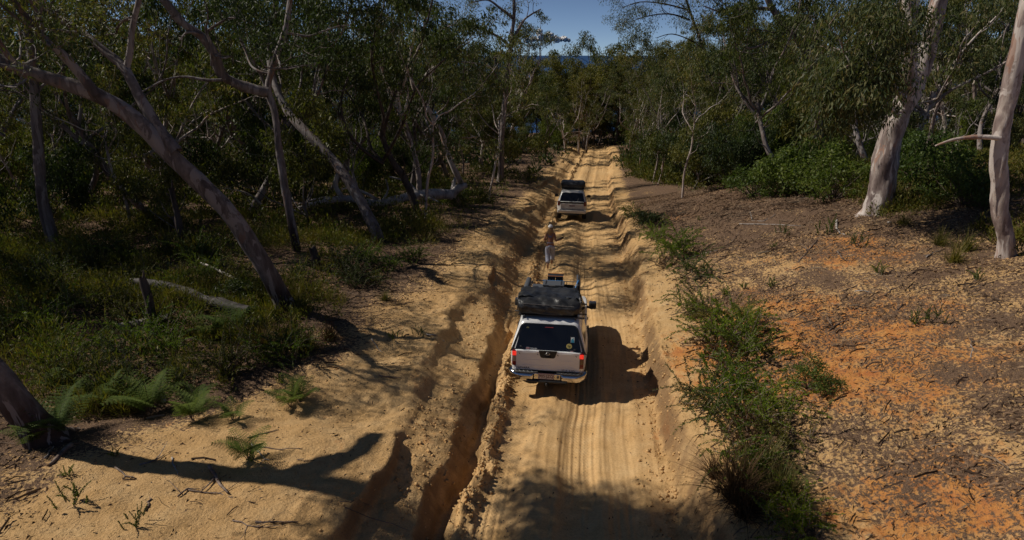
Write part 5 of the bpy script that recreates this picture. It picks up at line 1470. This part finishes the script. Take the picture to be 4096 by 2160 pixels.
for pts, r, fk, lab in (([(1060, 830), (1100, 890), (1165, 975)], .035, 1, 'thick broken stick lying on the near left sand'), ([(920, 945), (1100, 965), (1325, 1025)], .014, 2, 'long thin forked stick across the near left sand'), ([(1320, 1140), (1450, 1130), (1565, 1124)], .018, 0, 'short dark stick near the bottom of the sand'), ([(1190, 1130), (1330, 1175), (1490, 1160)], .010, 2, 'wiry branching twig near the bottom of the sand'), ([(1300, 690), (1340, 740), (1400, 785)], .016, 1, 'pale splintered stick at the trunk shadow'), ([(1350, 705), (1470, 722), (1590, 727)], .013, 0, 'thin dark stick above the trunk shadow'), ([(845, 770), (860, 820), (880, 875)], .014, 0, 'white twig standing out below the trunk shadow'), ([(1280, 660), (1360, 625), (1455, 606)], .017, 0, 'dark stick just above the trunk shadow'), ([(2025, 298), (2090, 302), (2155, 305)], .016, 0, 'dark stick lying across the upper open sand'), ([(1985, 90), (2010, 120), (2045, 165)], .014, 0, 'pale stick at the shady upper sand'), ([(2298, 62), (2350, 80), (2400, 98)], .020, 0, 'grey stick hanging at the left bank lip'), ([(880, 1000), (930, 945), (1000, 940)], .016, 1, 'curved dark stick joining the long thin one'), ([(690, 1075), (705, 1030), (715, 1000)], .020, 0, 'upright splintered stick stub in the sand'), ([(270, 700), (200, 760), (140, 820)], .05, 0, 'dark half-buried root beside the near trunk'), ([(120, 780), (140, 740), (160, 710)], .02, 0, 'pale curved stick by the near trunk root'), ([(1800, 1015), (1900, 1028), (2000, 1038)], .008, 0, 'fine dark root on the left bank slope'), ([(1830, 1050), (2050, 1130), (2200, 1200)], .008, 0, 'long fine root down the near left bank'), ([(660, 820), (740, 790), (800, 760)], .018, 1, 'dark stick in the litter left of the white twig'), ([(520, 830), (580, 870), (640, 880)], .016, 1, 'dark stick deep in the left litter'), ([(1560, 780), (1620, 790), (1660, 785)], .010, 0, 'short thin stick at the lower edge of the trunk shadow')):
    stick_obj('fallen_stick', [z5(*p) for p in pts], r, M_DEAD if 'pale' in lab or 'white' in lab or 'grey' in lab else M_STICK, lab, 'stick', 'sticks on the left sand', fk)
for pts, r, fk, pale, lab in (([(860, 170), (875, 225), (950, 228), (1040, 185)], .025, 0, 1, 'curved grey stick near the top of the litter slope'), ([(780, 255), (980, 252), (1210, 262)], .020, 0, 1, 'long straight grey stick below the curved one'), ([(1455, 230), (1455, 280), (1480, 310), (1515, 320)], .040, 0, 1, 'twisted white stick standing out on the right slope'), ([(420, 490), (530, 455), (640, 428)], .024, 0, 1, 'pale stick slanting beside the large bank shrub'), ([(1190, 512), (1260, 430), (1335, 345)], .030, 1, 0, 'dark brown forked branch pointing up the slope'), ([(1040, 792), (1130, 750), (1225, 718)], .020, 1, 0, 'dark stick below the orange clay patch'), ([(1460, 438), (1485, 470), (1515, 502)], .03, 0, 0, 'short dark stub of wood on the slope'), ([(1800, 240), (1870, 240), (1940, 248)], .028, 0, 1, 'pale stick at the foot of the forked gum'), ([(2070, 475), (2110, 460), (2160, 440)], .022, 0, 1, 'grey stick below the right tussocks'), ([(820, 385), (950, 330), (1120, 265)], .012, 0, 0, 'long thin twig across the upper slope'), ([(720, 390), (770, 330), (820, 270)], .012, 0, 0, 'thin dark twig slanting up the slope'), ([(1580, 705), (1640, 712), (1700, 725)], .018, 0, 1, 'short pale stick on the middle of the slope'), ([(1780, 750), (1830, 700), (1900, 670)], .020, 1, 0, 'dark branching stick right of the orange clay'), ([(1850, 640), (1980, 580), (2080, 540)], .016, 1, 0, 'long dark branch lying on the right of the slope'), ([(1480, 720), (1600, 670), (1700, 640)], .014, 0, 0, 'thin dark branch above the middle of the slope'), ([(2380, 1170), (2390, 1100), (2370, 1040)], .014, 1, 1, 'bare pale twig near the right frame edge'), ([(1400, 980), (1500, 920), (1600, 890)], .018, 1, 0, 'dark stick crossing the lower clay'), ([(1870, 840), (1900, 815), (1925, 795)], .022, 0, 0, 'short dark stick by the right clay patch'), ([(2050, 470), (2150, 455), (2200, 470)], .015, 0, 0, 'dark twig by the grey stick below the tussocks')):
    stick_obj('fallen_stick', [z8(*p) for p in pts], r, M_DEAD if pale else M_STICK, lab, 'stick', 'sticks on the right slope', fk)

# ---- fallen logs and stumps
def log_obj(name, pts, r0, r1, mat, label, limbs=(), cat='log', knob=.25):
    T = Tree(int(rg5.integers(1e6)))
    base = np.asarray(pts[0]).copy()
    T.limb([np.asarray(p) - base for p in pts], r0, r1, 14, knob * 1.8)
    V, Q = T.wood[0]
    for lp, a, c in limbs: T.limb([np.asarray(p) - base for p in lp], a, c, 8, .2)
    o = link(name, quads_mesh(name, *join(T.wood), mat, True), None, base)
    return props(o, label, cat)
def G(px, py, up=0.0):
    q = on_ground(px, py); q[2] = gz(q[0], q[1]) + up; return q
a, c = G(300, 219, .5), G(452, 207, .75)
M1 = [a, a + (c - a) * .25 + np.array([0, .25, .25]), a + (c - a) * .5 + np.array([0, -.2, -.08]), a + (c - a) * .75 + np.array([0, .3, .12]), c]
log_obj('fallen_log', M1, .10, .34, M_DEADW, 'long pale fallen log with an upturned branch in the left undergrowth', [([M1[1], M1[1] + np.array([-.3, 0, .7]), M1[1] + np.array([-.1, 0, 1.4]), M1[1] + np.array([-.35, 0, 1.9])], .14, .10), ([M1[3], M1[3] + np.array([.8, -.7, -.1]), M1[3] + np.array([1.5, -1.3, -.3])], .09, .03), ([c, c + np.array([.5, 0, .4]), c + np.array([.9, 0, .5])], .3, .12), ([c, c + np.array([.2, .3, .9])], .2, .06), ([M1[2], M1[2] + np.array([-.5, -.3, .5]), M1[2] + np.array([-1.3, -.5, .9]), M1[2] + np.array([-1.9, -.4, .8])], .09, .03), ([M1[2], M1[2] + np.array([.4, .2, .6]), M1[2] + np.array([.3, .3, 1.2])], .08, .03), ([M1[3], M1[3] + np.array([-.6, .3, .6]), M1[3] + np.array([-1.6, .4, .9])], .10, .04), ([M1[1], M1[1] + np.array([-1.0, -.4, .1]), M1[1] + np.array([-2.0, -.9, -.1])], .08, .03)])
a, c = G(135, 298, .5), G(250, 318, .15)
log_obj('fallen_log', [a, a + (c - a) * .35 + np.array([0, 0, .12]), a + (c - a) * .7, c], .10, .19, M_CHAR, 'grey-topped dark log raised at its end in the left undergrowth', knob=.3)
a, c = G(120, 330, .1), G(170, 324, .1)
log_obj('fallen_log', [a, (a + c) / 2, c], .09, .12, M_DEAD, 'short pale log low in the ferny undergrowth')
a, c = G(203, 274, .35), G(248, 288, .05)
log_obj('fallen_branch', [a, (a + c) / 2 + np.array([0, 0, .05]), c], .05, .04, M_DEAD, 'straight brown broken branch leaning by the leaning gum', cat='branch')
for px, py, h, r, lab in ((153, 330, 1.5, .11, 'narrow broken stump behind the raised dark log'), (315, 268, .8, .16, 'dark low stump beside the thin dark trunk'), (183, 255, 2.6, .12, 'charred thin stump under the leaning gum'), (392, 180, 2.3, .22, 'charred black stump standing in the heath'), (640, 0, 0, 0, '')):
    if not lab: continue
    q = G(px, py, -.1)
    log_obj('tree_stump', [q, q + np.array([.04, 0, h * .5]), q + np.array([-.03, 0, h])], r * 1.2, r * .8, M_BARK_D, lab, [([q + np.array([0, 0, h * .95]), q + np.array([.05, 0, h * 1.12])], r * .5, r * .1)], 'stump')
q = G(*z5(795, 445), .0)
log_obj('wood_stub', [q, q + np.array([.01, 0, .16]), q + np.array([-.02, 0, .28])], .055, .03, plain('bleached_wood', (.62, .60, .57), .7), 'small bleached white stub beside the fern clump', cat='stub')
# dead branching twigs caught in the left undergrowth
for px, py, lab in ((300, 130, 0), (265, 165, 0), (330, 165, 0)): pass
dead = [([(290, 165), (278, 158), (262, 156), (240, 152)], 34, 'bleached dead branch lying among the dark trunks'), ([(262, 205), (250, 195), (236, 190), (222, 188)], 30, 'white forked dead branch low in the left forest'), ([(310, 172), (322, 168), (334, 170)], 38, 'bare white dead branch left of the grey leaning gum'), ([(545, 0), (545, 0)], 0, '')]
for q, Y, lab in dead:
    if not lab: continue
    T = Tree(int(rg5.integers(1e6)))
    P, r = T.limb(path(q, Y, -.5), .06, .02, 7, .2); T.dress(P, r, 6, .2, 1.0, 1, False)
    base = P[0].copy(); V, Q = join(T.wood)
    props(link('dead_branch', quads_mesh('dead_branch', V - base, Q, M_DEAD, True), None, base), lab, 'branch')
# ------------------------------------------------------------------ running person
M_SKIN = plain('skin', (.27, .115, .062), .55, 0, .10, 20)
M_HAIR = plain('blond_hair', (.36, .225, .10), .55, 0, .35, 60)
M_CAP = plain('white_cap', (.75, .73, .70), .7)
M_PANTS = plain('pale_blue_cotton', (.35, .37, .45), .85, 0, .15, 14, 0, .01)
M_TOP = plain('grey_blue_top', (.12, .13, .20), .8)
def skin_obj(name, verts, edges, radii, mat, parent, root=0, sub=2):
    me = bpy.data.meshes.new(name)
    me.from_pydata([tuple(v) for v in verts], edges, []); me.update()
    o = link(name, me, parent)
    sk = o.modifiers.new('skin', 'SKIN'); sk.use_smooth_shade = True
    sv = me.skin_vertices[0].data
    for i, r in enumerate(radii):
        sv[i].radius = r if isinstance(r, tuple) else (r, r)
        sv[i].use_root = (i == root)
    ss = o.modifiers.new('subdivision', 'SUBSURF'); ss.levels = sub; ss.render_levels = sub
    me.materials.append(mat)
    return o
# local frame: +y is the running direction, +x her right; ground at z = 0
B = dict(
    pelvis=(0, 0, .93), waist=(.0, .03, 1.07), chest=(.0, .08, 1.23), upper=(0, .11, 1.36), neck=(0, .12, 1.43), head0=(0, .135, 1.50), head1=(0, .15, 1.58), head2=(0, .15, 1.64),
    shL=(-.155, .10, 1.355), elL=(-.235, -.02, 1.12), wrL=(-.17, .17, 1.08), haL=(-.15, .24, 1.11),
    shR=(.155, .10, 1.355), elR=(.215, -.04, 1.11), wrR=(.37, .10, 1.12), haR=(.43, .13, 1.15),
    hipL=(-.095, 0, .88), knL=(-.085, -.03, .49), anL=(-.075, -.33, .16), baL=(-.075, -.30, .035), toL=(-.075, -.25, .018),
    hipR=(.095, .01, .88), knR=(.085, .22, .52), anR=(.075, .12, .14), baR=(.075, .24, .06), toR=(.075, .29, .05))
names = list(B); idx = {k: i for i, k in enumerate(names)}
E = [('pelvis', 'waist'), ('waist', 'chest'), ('chest', 'upper'), ('upper', 'neck'), ('neck', 'head0'), ('head0', 'head1'), ('head1', 'head2'), ('upper', 'shL'), ('shL', 'elL'), ('elL', 'wrL'), ('wrL', 'haL'), ('upper', 'shR'), ('shR', 'elR'), ('elR', 'wrR'), ('wrR', 'haR'),
     ('pelvis', 'hipL'), ('hipL', 'knL'), ('knL', 'anL'), ('anL', 'baL'), ('baL', 'toL'), ('pelvis', 'hipR'), ('hipR', 'knR'), ('knR', 'anR'), ('anR', 'baR'), ('baR', 'toR')]
RD = dict(pelvis=(.15, .11), waist=(.115, .085), chest=(.135, .095), upper=(.12, .085), neck=.05, head0=.07, head1=.088, head2=.07, shL=.055, elL=.040, wrL=.028, haL=.03, shR=.055, elR=.040, wrR=.028, haR=.03, hipL=.095, knL=.058, anL=.035, baL=.034, toL=.022, hipR=.095, knR=.058, anR=.035, baR=.034, toR=.022)
wp = on_ground(549.5, 266.0)
px_, py_ = float(wp[0]), float(wp[1]) - .45
ploc = (px_, py_ + .25, gz(px_, py_) + .01)
person = skin_obj('person', [B[k] for k in names], [(idx[a], idx[b]) for a, b in E], [RD[k] for k in names], M_SKIN, None, idx['pelvis'])
person.location = ploc; person.rotation_euler = (0, 0, math.radians(-5))
props(person, 'person in white cap and pale trousers running along the track holding a phone', 'person')
# fingers of each hand
for side, h, w in (('L', 'haL', 'wrL'), ('R', 'haR', 'wrR')):
    hv = Vector(B[h]); d = (hv - Vector(B[w])).normalized(); sd = d.cross(Vector((0, 0, 1))).normalized()
    for k, (o, ln) in enumerate(((-.022, .055), (-.008, .065), (.007, .06), (.021, .045))):
        p0 = hv + sd * o; skin_obj('finger', [p0, p0 + d * ln * .6, p0 + d * ln + Vector((0, 0, -.02))], [(0, 1), (1, 2)], [.010, .009, .007], M_SKIN, person, 0, 1)
    p0 = hv - d * .03; s2 = 1 if side == 'L' else -1
    skin_obj('thumb', [p0, p0 + sd * .035 * s2 + d * .02 + Vector((0, 0, .015)), p0 + sd * .04 * s2 + d * .05 + Vector((0, 0, .02))], [(0, 1), (1, 2)], [.012, .010, .008], M_SKIN, person, 0, 1)
# loose trousers, skinned over the legs and flaring to the hem
TP = [(0, .0, .99), (0, 0, .92), (-.10, .0, .84), (-.095, -.01, .60), (-.088, -.06, .45), (-.08, -.20, .31), (-.078, -.285, .235), (.10, .01, .84), (.095, .14, .62), (.088, .20, .48), (.083, .17, .33), (.08, .145, .22)]
skin_obj('trousers', TP, [(0, 1), (1, 2), (2, 3), (3, 4), (4, 5), (5, 6), (1, 7), (7, 8), (8, 9), (9, 10), (10, 11)], [(.155, .125), (.175, .15), .125, .115, .105, .10, .10, .125, .115, .105, .10, .10], M_PANTS, person, 1)
V, Q = tube([(0, .0, 1.0), (0, .005, 1.03)], [.152, .146], 20); V[:, 1] = V[:, 1] * .82
link('waistband', quads_mesh('waistband', V, Q, M_PANTS, True), person)
skin_obj('crop_top', [(0, .065, 1.18), (0, .085, 1.25), (0, .10, 1.31)], [(0, 1), (1, 2)], [(.140, .10), (.146, .106), (.118, .092)], M_TOP, person)
for s in (-1, 1):
    V, Q = tube([(s * .03, .01, 1.19), (s * .07, .0, 1.27), (s * .10, .03, 1.36), (s * .09, .12, 1.42)], [.014] * 4, 6); link('strap', quads_mesh('strap', V, Q, M_TOP, True), person)
# long wavy hair down the back
hp = []
gh = np.random.default_rng(8)
for i in range(46):
    a = gh.uniform(-1.5, 1.5); z0 = 1.60 - abs(a) * .02
    x = math.sin(a) * .085; y = .15 - math.cos(a) * .075
    L = gh.uniform(.24, .42); ph = gh.uniform(0, 6.28); sw = gh.normal() * .05
    pts = [(x * (1 + .5 * f) + .014 * math.sin(ph + f * 9) - .02 * f + sw * f, y - .035 * math.sin(f * 3) - .015 * f + .012 * math.cos(ph + f * 8), z0 - L * f) for f in np.linspace(0, 1, 9)]
    hp.append(tube(pts, np.linspace(.020, .008, 9), 5, True))
link('hair', quads_mesh('hair', *join(hp), M_HAIR, True), person)
bm = bmesh.new(); bmesh.ops.create_uvsphere(bm, u_segments=20, v_segments=14, radius=.112)
bmesh.ops.delete(bm, geom=[v for v in bm.verts if v.co.z < -.012], context='VERTS')
for v in bm.verts: v.co = Vector((v.co.x * .9, v.co.y * 1.02 + .15, v.co.z * .92 + 1.625))
capo = link('cap', bm_mesh('cap', bm, M_CAP, True), person)
poly_plate('peak', capo, [(.085 * math.cos(a), .25 + .085 * math.sin(a), 1.625 - .02 * math.sin(a)) for a in np.linspace(0, math.pi, 12)], .008, M_CAP, (0, 0, 1))
phone = props(empty('phone', (0, 0, 0)), 'dark phone held out in the running person\'s right hand', 'phone')
phone.location = person.matrix_basis @ Vector((.47, .16, 1.18)) if False else Vector(ploc) + Matrix.Rotation(math.radians(-5), 3, 'Z') @ Vector((.475, .15, 1.175))
phone.rotation_euler = (.4, .5, .6)
box('case', phone, (0, 0, 0), (.075, .012, .15), M_BLACK, .006); box('screen', phone, (0, .0075, 0), (.066, .003, .138), M_GLASS)

# ------------------------------------------------------------------ distant clouds over the sea
m, n, l, p = new_mat('cloud_white')
p.inputs['Base Color'].default_value = (.55, .55, .57, 1); p.inputs['Roughness'].default_value = 1; p.inputs['Specular IOR Level'].default_value = 0
l.new(ramp(n, l, noise(n, l, .004, 4, .6, geo_pos(n)), [(.3, (.72, .70, .70)), (.7, (.85, .82, .80))]), p.inputs['Base Color'])
M_CLOUD = m
def cloud(name, pxs, Y, label):
    gc = np.random.default_rng(3); root = empty(name, tuple(at(pxs[0][0], pxs[0][1], Y))); o0 = np.array(root.location)
    bm = bmesh.new()
    for px, py, rp in pxs:
        c = at(px, py, Y) - o0; r = rp / FPX * Y
        mt = Matrix.Translation(Vector(c + np.array([0, gc.normal() * r, 0]))) @ Matrix.Diagonal((r * gc.uniform(.9, 1.3), r, r * gc.uniform(.7, 1.1), 1))
        bmesh.ops.create_icosphere(bm, subdivisions=3, radius=1, matrix=mt)
    for v in bm.verts:
        k = v.co.length
        v.co += Vector(gc.normal(size=3)) * Y * .0006
    link('billow', bm_mesh('billow', bm, M_CLOUD, True), root)
    return props(root, label, 'cloud')
cl = []
gq = np.random.default_rng(9)
for cx, w, h in ((540, 5, 4.5), (550, 5, 6.5), (556, 4, 6.0), (547, 10, 2.4), (534, 7, 2), (563, 7, 2)):
    for k in range(9): cl.append((cx + gq.normal() * w * .5, 40.5 - abs(gq.normal()) * h * .8, gq.uniform(1.0, 2.2)))
cloud('cumulus_cloud', cl, 30000, 'small white cumulus cloud low over the sea in the sky gap')
# look-alikes of one label: tell them apart by their order across the picture
bpy.context.view_layer.update()
_by = {}
for o in COL.objects:
    if o.parent is None and o.get('label') and o.get('group'): _by.setdefault(o['label'], []).append(o)
ORD = 'first second third fourth fifth sixth seventh eighth ninth tenth eleventh twelfth thirteenth fourteenth fifteenth sixteenth seventeenth eighteenth nineteenth twentieth twenty-first twenty-second twenty-third twenty-fourth twenty-fifth'.split()
def _px(o):
    v = np.array(o.location) - CAM; return float(v[0] / max(.1, v @ F3))
for lab, os_ in _by.items():
    if len(os_) < 2: continue
    os_.sort(key=_px)
    for i, o in enumerate(os_):
        j = len(os_) - 1 - i
        o['label'] = lab + ', ' + ('leftmost' if i == 0 else 'rightmost' if j == 0 else (ORD[i] + ' from left') if i <= j else (ORD[j] + ' from right'))
print('tris', sum(len(me.polygons) * 2 for me in bpy.data.meshes))
